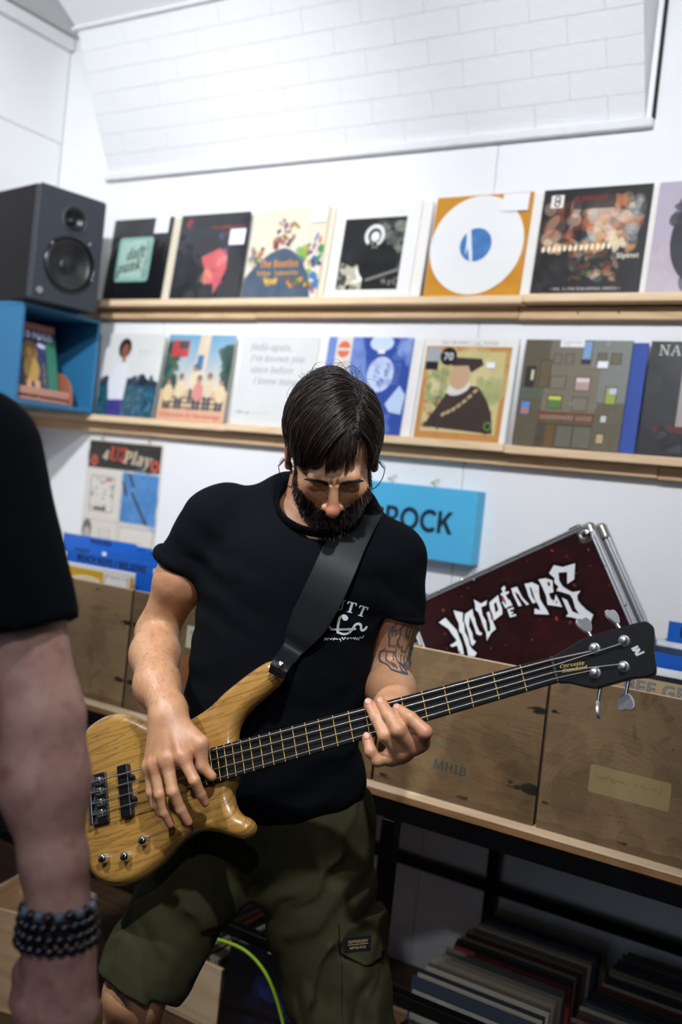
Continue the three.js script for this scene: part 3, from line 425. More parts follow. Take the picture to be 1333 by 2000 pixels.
{
  // loudspeaker: front faces +x, turned a little to the camera
  const nx = Math.cos(10 * D2R), t = thing('loudspeaker', 'black studio loudspeaker with silver ringed woofer on the blue box', 'loudspeaker', [-2.9725, 1.944, 0.335], Math.PI / 2 - 10 * D2R);
  // local: x = along the front (towards the wall), z = out of the front
  const W = 0.272, H = 0.405, D = 0.33;
  const box = phys(0x0a0708, 0.4, { specularIntensity: 0.35 }), face = std(0x2b3138, 0.55);
  part(t, 'cabinet', rbox(W, H, D - 0.03, 0.006, 2), box, [0, H / 2 + 0.0005, -0.015]);
  const fr = new THREE.Shape(); { const w = W / 2, h = H, r = 0.014; fr.moveTo(-w + r, 0); fr.lineTo(w - r, 0); fr.quadraticCurveTo(w, 0, w, r); fr.lineTo(w, h - r); fr.quadraticCurveTo(w, h, w - r, h); fr.lineTo(-w + r, h); fr.quadraticCurveTo(-w, h, -w, h - r); fr.lineTo(-w, r); fr.quadraticCurveTo(-w, 0, -w + r, 0); }
  for (const [x, y, r] of [[0.012, 0.308, 0.042], [0.006, 0.148, 0.098]]) { const h = new THREE.Path(); h.absarc(x, y, r, 0, Math.PI * 2, true); fr.holes.push(h); }
  const fg = new THREE.ExtrudeGeometry(fr, { depth: 0.026, bevelSize: 0.004, bevelThickness: 0.004, bevelSegments: 3, bevelOffset: -0.004, curveSegments: 40 });
  part(t, 'baffle', fg, face, [0, 0.0008, D / 2 - 0.03]);
  const zf = D / 2;
  const L = (prof, seg = 56) => { const g = lathe(prof, seg); g.rotateX(Math.PI / 2); return g; };
  const tw = part(t, 'tweeter', L([[0.0005, 0.012], [0.008, 0.0105], [0.0125, 0.006], [0.014, 0.001], [0.017, 0], [0.024, 0.004], [0.034, 0.014], [0.0425, 0.022], [0.0425, -0.002]]), std(0x101214, 0.4), [0.012, 0.3088, zf - 0.022]);
  part(tw, 'waveguide_ring', new THREE.TorusGeometry(0.0485, 0.0075, 12, 56), face, [0, 0, 0.018]);
  const wf = part(t, 'woofer', L([[0.0005, 0.014], [0.014, 0.013], [0.026, 0.008], [0.032, 0.001], [0.05, 0.008], [0.072, 0.018], [0.077, 0.02], [0.081, 0.024], [0.086, 0.026], [0.091, 0.024], [0.094, 0.019], [0.0985, 0.02], [0.0985, -0.003]]), std(0x14171a, 0.42), [0.006, 0.1488, zf - 0.024]);
  part(wf, 'trim_ring', L([[0.0955, 0], [0.0965, 0.0045], [0.099, 0.006], [0.1025, 0.0045], [0.1035, 0]], 72), phys(0x4a4d52, 0.22, { metalness: 0.9 }), [0, 0, 0.0245]);
  for (const a of [2.5, -0.35, 0.9]) { const s = new THREE.SphereGeometry(0.0052, 12, 8); s.scale(1, 1, 0.5); part(wf, 'screw', s, M.chrome, [Math.cos(a) * (a === 0.9 ? 0.116 : 0.0995), Math.sin(a) * (a === 0.9 ? 0.116 : 0.0995), 0.029]); }
  const b = new THREE.CylinderGeometry(0.0125, 0.0135, 0.005, 28); b.rotateX(Math.PI / 2); part(t, 'badge', b, std(0x9fa4aa, 0.3, { metalness: 0.7 }), [-0.106, 0.036, zf + 0.005]);
}
// ---------------------------------------------------------------- sign and poster on the wall
{
  const t = thing('rock_sign', 'light blue foam block sign with dark lettering hung from two hooks', 'sign', [-1.482, 1.208, 0.033]);
  const blue = std(0x4fb4de, 0.55);
  part(t, 'block', rbox(0.444, 0.228, 0.058, 0.004, 2), blue, [0, 0.114, 0]);
  // ROCK cut as flat raised letters
  const navy = std(0x152437, 0.5), H = 0.072, s = 0.0145;
    const R1 = new THREE.Shape(); R1.moveTo(0, 0); R1.lineTo(s, 0); R1.lineTo(s, 0.024); R1.lineTo(0.022, 0.024); R1.lineTo(0.037, 0); R1.lineTo(0.055, 0); R1.lineTo(0.036, 0.028); R1.quadraticCurveTo(0.052, 0.034, 0.052, 0.048); R1.quadraticCurveTo(0.052, H, 0.028, H); R1.lineTo(0, H); R1.closePath();
  { const h = new THREE.Path(); h.moveTo(s, 0.037); h.lineTo(0.027, 0.037); h.quadraticCurveTo(0.037, 0.038, 0.037, 0.048); h.quadraticCurveTo(0.037, 0.059, 0.027, 0.0595); h.lineTo(s, 0.0595); h.closePath(); R1.holes.push(h); }
  const O = new THREE.Shape(); O.absarc(0.038, H / 2, 0.038, 0, Math.PI * 2, false); { const h = new THREE.Path(); h.absarc(0.038, H / 2, 0.0235, 0, Math.PI * 2, true); O.holes.push(h); }
  const C = new THREE.Shape(); C.absarc(0.038, H / 2, 0.038, 0.78, Math.PI * 2 - 0.78, false); C.absarc(0.038, H / 2, 0.0235, Math.PI * 2 - 0.78, 0.78, true); C.closePath();
  const K = new THREE.Shape([[0, 0], [s, 0], [s, 0.022], [0.023, 0.031], [0.043, 0], [0.061, 0], [0.033, 0.042], [0.058, H], [0.04, H], [s, 0.042], [s, H], [0, H]].map((p) => new THREE.Vector2(...p)));
  let x = -0.09; for (const [sh, adv] of [[R1, 0.053], [O, 0.071], [C, 0.062], [K, 0.055]]) { const lg = new THREE.ExtrudeGeometry(sh, { depth: 0.0012, bevelEnabled: false, curveSegments: 20 }); lg.scale(0.87, 0.96, 1); part(t, 'letter', lg, navy, [x, 0.086, 0.0288]); x += adv; }
  for (const hx of [-0.1, 0.055]) part(t, 'hook', tube([[0, 0, 0.004], [0.006, 0.004, 0.006], [0.004, 0.013, 0.008], [-0.004, 0.016, 0.008], [-0.007, 0.01, 0.006], [0, 0.022, -0.01], [0.002, 0.026, -0.028]], 0.0017, 30, 6), M.gold, [hx, 0.226, 0]);
}
{
  const art = canvasTex(640, 820, (g, w, h) => {
    g.fillStyle = '#dcd6ca'; g.fillRect(0, 0, w, h); g.fillStyle = '#16130f'; g.fillRect(10, 14, 620, 172); blobs(g, 14, 20, 30, 620, 180, 14, 50, ['#1d1915', '#221c16'], 3, 0.5);
    text(g, '4', 160, 100, 90, '#d9c8a6', { bold: true, skew: -0.2 }); text(g, 'U2', 268, 90, 120, '#d8432a', { bold: true, font: 'serif', skew: -0.1, rot: 0.05 }); text(g, 'Play', 438, 108, 110, '#d9c8a6', { bold: true, font: 'serif', skew: -0.25, rot: 0.06 });
    g.strokeStyle = '#c9532f'; g.lineWidth = 20; g.beginPath(); g.ellipse(62, 140, 20, 26, 0, 0, 7); g.stroke(); g.beginPath(); g.ellipse(586, 142, 26, 28, 0, 0, 7); g.stroke();
    g.strokeStyle = '#a9a397'; g.lineWidth = 4; g.beginPath(); g.moveTo(318, 196); g.lineTo(314, 820); g.moveTo(10, 520); g.lineTo(630, 520); g.stroke();
    g.strokeStyle = '#4c4a44'; g.lineWidth = 4; g.strokeRect(50, 240, 208, 222); blobs(g, 26, 60, 250, 250, 450, 5, 16, ['#4d5148', '#6d7066', '#8a8c80', '#2f332c'], 12, 0.8); g.fillStyle = '#b5534a'; g.fillRect(180, 250, 60, 16); g.fillStyle = '#1d1f1c'; g.fillRect(90, 436, 110, 18);
    g.fillStyle = '#3f80bb'; g.fillRect(330, 200, 300, 310); blobs(g, 40, 335, 205, 625, 505, 20, 70, ['#4a8bc4', '#3877b0', '#5596cc'], 13, 0.4); g.strokeStyle = '#2b1d1a'; g.lineWidth = 18; for (const [a, b, c, d] of [[380, 200, 426, 284], [330, 258, 372, 342], [414, 318, 560, 510]]) { g.beginPath(); g.moveTo(a, b); g.lineTo(c, d); g.stroke(); } blobs(g, 7, 340, 220, 610, 490, 3, 8, ['#1d2c3c'], 14);
    g.fillStyle = '#6a6660'; g.beginPath(); g.ellipse(50, 590, 42, 70, 0, 0, 7); g.fill(); g.fillStyle = '#bdb6aa'; g.beginPath(); g.ellipse(52, 616, 28, 46, 0, 0, 7); g.fill(); text(g, 'U2', 210, 600, 90, '#c2bcae', { bold: true, font: 'serif' }); scrib(g, 210, 670, 110, 34, '#c2bcae', 51, 3); g.strokeStyle = '#57544c'; g.strokeRect(338, 540, 290, 270); text(g, 'U2', 500, 650, 80, '#c8c2b4', { font: 'serif' });
  });
  const t = thing('poster', 'poster of four record sleeves under a black banner, pinned by two brass hooks', 'poster', [-2.793, 0.985, 0.006]);
  const e = std(0xdcd6ca, 0.6); part(t, 'sheet', new THREE.BoxGeometry(0.395, 0.507, 0.004), [e, e, e, e, std(0xffffff, 0.5, { map: art }), e], [0, 0.2535, 0]);
  part(t, 'plastic_cover', new THREE.PlaneGeometry(0.41, 0.53), M.plastic, [0, 0.255, 0.0045]);
  for (const x of [-0.12, 0.13]) part(t, 'hook', tube([[0, 0, 0.006], [0.004, 0.006, 0.01], [0, 0.012, 0.012], [-0.004, 0.006, 0.01], [0, 0.02, 0.004], [0, 0.026, -0.002]], 0.0018, 20, 6), M.gold, [x, 0.503, 0]);
}
// ---------------------------------------------------------------- table
{
  const t = thing('display_table', 'long table with pale plywood top on a black steel frame along the wall', 'table', [-1.45, FLOOR, 0.42]);
  const P = (x, y, z) => [x + 1.45, y - FLOOR, z - 0.42];
  part(t, 'table_top', woodBox(3.72, 0.004, 0.74, 0.001), M.table, P(-1.45, 0.711, 0.42)); part(t, 'top_board', woodBox(3.72, 0.015, 0.738, 0.002), M.plyEdge, P(-1.45, 0.701, 0.42));
  const bar = (name, w, h, d, x, y, z) => part(t, name, rbox(w, h, d, 0.003), M.blackSteel, P(x, y, z));
  for (const z of [0.77, 0.08]) { bar('top_rail', 3.7, 0.045, 0.03, -1.45, 0.67, z); }
  bar('low_rail', 3.7, 0.03, 0.03, -1.45, 0.24, 0.77); bar('low_rail', 3.7, 0.035, 0.03, -1.45, 0.28, 0.08); bar('low_rail', 3.7, 0.03, 0.03, -1.45, 0.5, 0.08);
  for (const x of [-3.25, -2.16, -1.07, 0.35]) for (const z of [0.77, 0.08]) { bar('leg', 0.036, 0.646 - FLOOR - 0.002, 0.036, x, (0.647 + FLOOR + 0.002) / 2, z); if (z > 0.5) bar('cross_rail', 0.03, 0.03, 0.66, x, 0.655, 0.425); }
}
// ---------------------------------------------------------------- crates of records on the table
const ZC = 0.75, CW = 0.415, CX = -0.731, CRATE_Y = 0.7132;
function woodCanvas(seed, draw, tone) {
  return canvasTex(830, 676, (g, w, h) => {
    const r = rng(seed); g.fillStyle = tone[0]; g.fillRect(0, 0, w, h);
    blobs(g, 60, 0, 0, w, h, 40, 180, tone, seed + 1, 0.2);
    for (let i = 0; i < 190; i++) { g.strokeStyle = tone[1 + Math.floor(r() * (tone.length - 1))]; g.globalAlpha = 0.12 + r() * 0.2; g.lineWidth = 0.6 + r() * 2; const y = r() * h, a = 10 + r() * 34, ph = r() * 7, fr = 0.004 + r() * 0.006; g.beginPath(); for (let x = -5; x <= w + 5; x += 18) g.lineTo(x, y + Math.sin(x * fr + ph) * a + Math.sin(x * fr * 2.7 + ph * 2) * a * 0.3); g.stroke(); }
    g.globalAlpha = 1; blobs(g, 40, 0, 0, w, h, 10, 70, ['#3a2c1c', '#4c3a26', '#6a5538'], seed + 2, 0.2); blobs(g, 90, 0, 0, w, h, 1, 4, ['#2a2018'], seed + 3, 0.5);
    const burn = (x, y, s, dir = 1) => { for (let i = 0; i < 24; i++) { g.globalAlpha = 0.5 + r() * 0.4; g.fillStyle = ['#1c140e', '#2a1c12', '#140e0a'][i % 3]; g.beginPath(); g.ellipse(x - dir * r() * r() * s * 1.3, y + (r() - 0.5) * s * 0.32, s * (0.08 + r() * 0.3), s * (0.03 + r() * 0.07), (r() - 0.5) * 0.5, 0, 7); g.fill(); } g.globalAlpha = 1; };
    draw(g, burn, r);
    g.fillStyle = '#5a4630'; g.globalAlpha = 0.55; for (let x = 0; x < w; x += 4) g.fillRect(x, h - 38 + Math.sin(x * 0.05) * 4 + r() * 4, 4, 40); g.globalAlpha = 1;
  });
}
const PLYT = [['#8d7350', '#665038', '#765e40', '#564330', '#9a7f5a'], ['#967d58', '#735c40', '#82694a', '#604b34', '#a38a64'], ['#7c6342', '#544028', '#6a5236', '#463522', '#8a7050']];  // plywood tones; the darkest set carries the player's shade in its colour
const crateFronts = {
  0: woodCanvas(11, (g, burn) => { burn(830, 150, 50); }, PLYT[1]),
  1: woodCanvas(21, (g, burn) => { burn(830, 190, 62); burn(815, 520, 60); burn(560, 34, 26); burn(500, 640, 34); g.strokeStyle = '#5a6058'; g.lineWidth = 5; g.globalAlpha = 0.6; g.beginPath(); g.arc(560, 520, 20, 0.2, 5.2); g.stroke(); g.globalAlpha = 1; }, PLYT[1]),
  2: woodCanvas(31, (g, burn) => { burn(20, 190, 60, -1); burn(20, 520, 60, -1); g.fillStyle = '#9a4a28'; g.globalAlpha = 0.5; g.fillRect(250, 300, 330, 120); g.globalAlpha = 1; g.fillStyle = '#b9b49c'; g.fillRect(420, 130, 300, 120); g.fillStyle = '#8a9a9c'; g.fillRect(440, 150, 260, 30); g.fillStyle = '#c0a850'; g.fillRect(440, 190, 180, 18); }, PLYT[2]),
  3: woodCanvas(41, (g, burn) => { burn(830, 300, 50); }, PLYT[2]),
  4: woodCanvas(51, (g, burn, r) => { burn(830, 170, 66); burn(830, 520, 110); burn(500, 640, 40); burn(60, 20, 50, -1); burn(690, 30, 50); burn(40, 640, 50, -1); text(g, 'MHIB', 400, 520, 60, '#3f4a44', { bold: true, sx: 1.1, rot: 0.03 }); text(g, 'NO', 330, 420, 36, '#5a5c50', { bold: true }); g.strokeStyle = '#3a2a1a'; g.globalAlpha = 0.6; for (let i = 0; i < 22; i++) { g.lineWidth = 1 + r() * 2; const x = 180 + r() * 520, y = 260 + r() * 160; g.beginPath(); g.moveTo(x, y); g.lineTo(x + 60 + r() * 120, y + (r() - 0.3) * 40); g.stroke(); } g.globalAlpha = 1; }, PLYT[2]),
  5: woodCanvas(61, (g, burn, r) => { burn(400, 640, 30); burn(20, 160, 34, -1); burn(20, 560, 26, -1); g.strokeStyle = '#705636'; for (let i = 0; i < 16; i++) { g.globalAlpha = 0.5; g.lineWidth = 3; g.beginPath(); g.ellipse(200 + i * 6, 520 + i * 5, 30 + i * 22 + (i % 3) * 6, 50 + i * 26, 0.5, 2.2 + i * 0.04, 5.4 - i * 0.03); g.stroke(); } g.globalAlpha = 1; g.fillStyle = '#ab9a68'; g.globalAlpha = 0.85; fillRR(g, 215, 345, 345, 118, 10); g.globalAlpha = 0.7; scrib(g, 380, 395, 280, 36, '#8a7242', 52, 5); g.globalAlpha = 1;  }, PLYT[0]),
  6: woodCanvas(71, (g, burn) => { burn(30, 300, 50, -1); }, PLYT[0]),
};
const gapShade = std(0x1a120b, 0.8);  // dark colour on front panel side edges, painted as shade between crates
const crateLabels = ['plywood record crate standing nearest the corner of the room', 'plywood record crate with burn marks below the yellow record', 'stained plywood record crate with a torn label behind the player', 'brown plywood record crate hidden behind the bass player', 'stained plywood crate with stencilled letters holding the flight case', 'pale plywood record crate with a strip of old tape on its front', 'pale plywood record crate at the far end of the table'];
function crate(i) {
  const xl = CX + (i - 5) * CW, t = thing('record_crate', crateLabels[i], 'crate', [xl + CW / 2, CRATE_Y, ZC - 0.31], 0, 'plywood crates on the table');
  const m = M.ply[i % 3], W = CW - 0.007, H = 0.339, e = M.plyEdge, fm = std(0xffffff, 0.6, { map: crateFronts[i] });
  const fg = new THREE.BoxGeometry(W, H, 0.012); part(t, 'front_panel', fg, [gapShade, gapShade, M.pine, e, fm, m], [0, H / 2 + 0.0005, 0.304]);
  part(t, 'back_panel', woodBox(W, 0.3, 0.012), m, [0, 0.15, -0.304]);
  for (const s of [-1, 1]) part(t, 'side_panel', woodBox(0.011, 0.318, 0.595), m, [s * (W / 2 - 0.0056), 0.159, 0]);
  part(t, 'base_panel', woodBox(W - 0.024, 0.01, 0.595), m, [0, 0.047, 0]);
  return xl;
}
for (let i = 0; i <= 6; i++) crate(i);
const jackets = [['#dfe2e4', 'pale'], ['#e8e6e0', 'cream'], ['#c9cdd0', 'light grey'], ['#2a2c30', 'black'], ['#b8a88a', 'tan'], ['#e3e5e6', 'white'], ['#8a3a34', 'red'], ['#3a4a6a', 'slate blue'], ['#d8c48a', 'straw yellow'], ['#e6e8e8', 'white'], ['#56604a', 'olive'], ['#d9dbdc', 'pale grey']].map(([c, n]) => [std(c, 0.35), n]);
const lpGeo = new THREE.BoxGeometry(0.318, 0.318, 0.0055), lpPlastic = phys(0xeef1f3, 0.12, { clearcoat: 1 });
function fillCrate(i, z0, z1, step, label, group, skip = () => false) {
  const xl = CX + (i - 5) * CW, r = rng(200 + i); let n = 0;
  for (let z = z0; z > z1; z -= step * (0.8 + r() * 0.5)) {
    if (skip(z)) continue;
    const [jm, word] = jackets[Math.floor(r() * jackets.length)], m = single('crate_record', word + ' sleeved record, ' + ORD[n++] + ' from the front ' + label, 'record', lpGeo, jm, [xl + CW / 2 + (r() - 0.5) * 0.04, CRATE_Y + 0.053 + 0.159 + 0.003 + (i === 5 && z > 0.3 && z < 0.44 ? 0.028 : 0), z], [0.02 + r() * 0.03, 0, (r() - 0.5) * 0.012], group);
    const pl = new THREE.Mesh(sleeveTop, r() < 0.75 ? lpPlastic : jackets[1][0]); pl.name = 'plastic_sleeve'; pl.position.set(0, 0.1585, 0); m.add(pl);
  }
}
const sleeveTop = rbox(0.322, 0.012, 0.0042, 0.0015);
const near = (z, list) => list.some((q) => Math.abs(z - q) < 0.022);
const DIV = { 0: [0.22, 0.30, 0.46], 1: [0.66, 0.50, 0.31, 0.42], 2: [0.62, 0.4, 0.2], 5: [0.6, 0.35], 3: [0.5] };
fillCrate(0, 0.72, 0.16, 0.026, 'of the crate nearest the corner', 'records in the corner crate', (z) => near(z, DIV[0]));
fillCrate(1, 0.706, 0.16, 0.021, 'behind the yellow one in its crate', 'records behind the yellow record', (z) => near(z, DIV[1]));
fillCrate(2, 0.725, 0.16, 0.021, 'of the crate with the torn label', 'records in the torn label crate', (z) => near(z, DIV[2]));
fillCrate(3, 0.72, 0.16, 0.03, 'of the crate behind the player', 'records behind the player', (z) => near(z, DIV[3]));
fillCrate(5, 0.705, 0.16, 0.021, 'of the crate with old tape', 'records in the taped crate', (z) => near(z, DIV[5]));
fillCrate(6, 0.72, 0.16, 0.04, 'of the crate ending the table', 'records in the end crate');
// the yellow record and its note at the front of crate 1
{
  const xl = CX - 4 * CW, art = canvasTex(512, 512, (g) => { g.fillStyle = '#d8a81c'; g.fillRect(0, 0, 512, 512); g.fillStyle = '#e6dcc0'; g.beginPath(); g.moveTo(120, 60); g.quadraticCurveTo(230, 10, 330, 40); g.quadraticCurveTo(420, 60, 512, 66); g.lineTo(512, 100); g.lineTo(120, 100); g.fill(); g.fillStyle = '#c8702c'; g.fillRect(330, 44, 182, 8); });
  const e = std(0xd8a81c, 0.5), t = thing('yellow_record', 'yellow record cover with a white note at the front of its crate', 'record', [xl + CW / 2, CRATE_Y + 0.053, 0.728]);
  part(t, 'jacket', new THREE.BoxGeometry(0.36, 0.318, 0.005), [e, e, e, e, std(0xffffff, 0.4, { map: art }), e], [0, 0.159, 0]);
  part(t, 'plastic_sleeve', rbox(0.366, 0.016, 0.006, 0.002), lpPlastic, [0, 0.3225, -0.001]);
  const note = canvasTex(160, 120, (g) => { g.fillStyle = '#eceae6'; g.fillRect(0, 0, 160, 120); g.strokeStyle = '#444'; g.lineWidth = 3; g.strokeRect(10, 12, 140, 120); g.fillStyle = '#eceae6'; g.fillRect(34, 4, 100, 22); scrib(g, 84, 16, 80, 14, '#333', 53, 2); });
  part(t, 'note', new THREE.BoxGeometry(0.105, 0.075, 0.001), [stickerMat, stickerMat, stickerMat, stickerMat, std(0xffffff, 0.6, { map: note }), stickerMat], [0.118, 0.2795, 0.0033]);
}
// blue plastic dividers
const divBlue = phys(0x0f5fc4, 0.3, { clearcoat: 0.4 });
function divider(i, z, words, label, o = {}) {
  const xl = CX + (i - 5) * CW, W = o.w ?? 0.365, H = o.h ?? 0.355, t = thing('divider', label, 'divider', [xl + CW / 2 + (o.dx ?? 0), CRATE_Y + 0.053, z], 0, 'blue divider cards in the crates'); t.rotation.x = -0.03;
  let m = divBlue;
  if (words) { const tx = canvasTex(512, 512, (g) => { g.fillStyle = '#1263c8'; g.fillRect(0, 0, 512, 512); words.forEach(([s, x, y, size]) => text(g, s, x, y, size, '#0a1220', { bold: true, rot: (s.length % 3 - 1) * 0.01, sx: 0.95, stroke: '#0a1220', lw: 1.5 })); }); m = phys(0xffffff, 0.3, { map: tx, clearcoat: 0.4 }); }
  const g = new THREE.BoxGeometry(W, H, 0.0018); part(t, 'card', g, [divBlue, divBlue, divBlue, divBlue, m, divBlue], [0, H / 2, 0]);
}
divider(1, 0.66, [['BEACH BOYS / WILSONS', 270, 27, 38]], 'blue divider with the longest lettering, just behind the yellow record');
divider(1, 0.50, null, 'blank blue divider behind the one with the longest lettering', { dx: 0.01 });
divider(1, 0.42, null, 'blank blue divider between two lettered ones in the burn marked crate', { w: 0.25, dx: -0.05 });
divider(1, 0.31, [['CREAM / CL', 130, 26, 38]], 'blue divider lettered with two words and a slash beside the rolled sleeve');
divider(0, 0.30, [['MADONNA', 272, 20, 30]], 'blue divider lettered with a single name right below the poster', { h: 0.366 });
divider(0, 0.46, [['JANET', 380, 24, 36]], 'blue divider lettered with a short name in the corner crate', { h: 0.346 });
divider(0, 0.22, null, 'blank blue divider at the back of the corner crate', { h: 0.35 });
divider(2, 0.62, null, 'foremost blank blue divider in the torn label crate'); divider(2, 0.4, null, 'middle blank blue divider in the torn label crate', { h: 0.37 }); divider(2, 0.2, null, 'rearmost blank blue divider in the torn label crate', { h: 0.39 });
divider(3, 0.5, null, 'blank blue divider just behind the player, beside the sign', { h: 0.385 });
divider(5, 0.6, null, 'low blue divider near the front of the taped crate', { h: 0.352 }); divider(5, 0.35, [['R', 70, 30, 44]], 'tall blue divider marked with one letter in the taped crate', { h: 0.4, w: 0.26, dx: 0.062 });
{
  const tx = canvasTex(512, 512, (g) => { g.fillStyle = '#b39c74'; g.fillRect(0, 0, 512, 512); g.strokeStyle = '#2c5a84'; g.lineWidth = 4; text(g, 'BEE GEES', 300, 34, 58, '#b39c74', { stroke: '#2c5a84', lw: 2.5 }); });
  const e = std(0xa8906a, 0.7), t = thing('card_divider', 'tan cardboard divider with letters outlined in blue pen', 'divider', [CX + CW / 2, CRATE_Y + 0.053, 0.727]);
  part(t, 'card', new THREE.BoxGeometry(0.37, 0.312, 0.003), [e, e, e, e, std(0xffffff, 0.7, { map: tx }), e], [0, 0.156, 0]);
}
// ---------------------------------------------------------------- flight case
{
  const LET = CASE_LETTERS;
  const w = 0.52, h = 0.30, d = 0.11, t = thing('flight_case', 'dark red flight case with white lettering leaning in a crate', 'case', [-0.84, 0.83, 0.53]);
  const fr = new THREE.Group(); // in-plane frame of the case, folded into each part below
  const ang = 30.36 * D2R, origin = V(-1.187, 1.12, 0.58).sub(t.position), ax = V(Math.cos(ang), Math.sin(ang), 0), ay = V(-Math.sin(ang), Math.cos(ang), 0);
  const at = (x, y, z = 0) => { const p = origin.clone().addScaledVector(ax, x).addScaledVector(ay, y); p.z += z; return p.toArray(); };
  const art = canvasTex(1040, 600, (g, W, H) => {
    g.fillStyle = '#2a0f12'; g.fillRect(0, 0, W, H); blobs(g, 90, 0, 0, W, H, 30, 160, ['#3a1216', '#1f0a0d', '#300f14', '#18080a'], 5, 0.3);
    const S = 2000, path = (p, lw) => { g.beginPath(); p.forEach(([x, y], i) => (i ? g.lineTo(x * S, -y * S) : g.moveTo(x * S, -y * S))); g.closePath(); };
    g.lineJoin = 'round'; g.strokeStyle = 'rgba(8,3,4,0.6)'; g.lineWidth = 34; for (const p of LET) { path(p); g.stroke(); }
    g.fillStyle = '#e2e4e4'; for (const p of LET) { path(p); g.fill(); }
    g.fillStyle = '#2a0f12'; const H2 = (pts) => { path(pts); g.fill(); }; H2([[0.2235, -0.078], [0.231, -0.076], [0.2285, -0.097], [0.219, -0.1]]); H2([[0.3735, -0.081], [0.3795, -0.084], [0.3765, -0.093], [0.372, -0.09]]);
    g.fillStyle = '#e2e4e4'; H2([[0.245, -0.082], [0.25, -0.081], [0.2525, -0.1], [0.2475, -0.1]]); H2([[0.2605, -0.085], [0.2665, -0.083], [0.268, -0.1], [0.2625, -0.1]]); H2([[0.247, -0.09], [0.266, -0.093], [0.266, -0.097], [0.247, -0.094]]);
    const r = rng(9); for (let i = 0; i < 130; i++) { g.globalAlpha = 0.4 + r() * 0.5; g.fillStyle = ['#a8402c', '#8a2c22', '#c05a3c'][i % 3]; const x = r() * W, y = r() * H, s = Math.pow(r(), 4) * 8 + 1; g.beginPath(); g.ellipse(x, y, s, s * (0.7 + r()), r() * 3, 0, 7); g.fill(); } g.globalAlpha = 1;
  });
  const side = std(0x1a0d10, 0.4), pm = std(0xffffff, 0.3, { map: art });
  const shell = new THREE.BoxGeometry(w - 0.01, h - 0.01, d); part(t, 'shell', shell, [side, side, side, side, pm, side], at(w / 2, -h / 2, -d / 2), [0, 0, ang]);
  for (const zz of [0, -d]) {
    for (const [x, y, L, rot] of [[w / 2, 0, w, 0], [w / 2, -h, w, 0], [0, -h / 2, h, 1], [w, -h / 2, h, 1]]) {
      const p = part(t, 'edging', merge([rbox(L - 0.03, 0.012, 0.024, 0.003, 2), rbox(L - 0.03, 0.005, 0.03, 0.002).translate(0, 0.004, 0)]), M.alu, at(x, y, zz - 0.008 * (zz ? -1 : 1)), [0, 0, ang + rot * Math.PI / 2]);
    }
    for (const [x, y] of [[0, 0], [w, 0], [0, -h], [w, -h]]) {
      const c = part(t, 'corner', rbox(0.046, 0.046, 0.03, 0.011, 3), std(0xb9b6ae, 0.3, { metalness: 0.9 }), at(x + (x ? -0.016 : 0.016), y + (y ? 0.016 : -0.016), zz - 0.01 * (zz ? -1 : 1)), [0, 0, ang]);
      if (!zz) { const b = new THREE.SphereGeometry(0.012, 18, 12); b.scale(1, 1, 0.5); part(c, 'ball', b, M.chrome, [0, 0, 0.015]); const rg = new THREE.TorusGeometry(0.0135, 0.002, 8, 24); part(c, 'ball_rim', rg, M.chrome, [0, 0, 0.0155]); }
    }
  }
  const rv = new THREE.SphereGeometry(0.004, 10, 6);
  for (const [x, y] of [[0.1, 0.003], [0.17, 0.003], [0.25, 0.003], [0.33, 0.003], [0.4, 0.003], [0.2, -0.008], [w - 0.003, -0.1], [w + 0.004, -0.2]]) part(t, 'rivet', rv, M.chrome, at(x, y, 0.004));
  part(t, 'latch', rbox(0.04, 0.006, 0.03, 0.002), M.chrome, at(0.44, 0.009, -0.04), [0, 0, ang]); part(t, 'latch', rbox(0.03, 0.014, 0.02, 0.004), M.chrome, at(0.47, 0.012, -0.05), [0, 0, ang]);
}
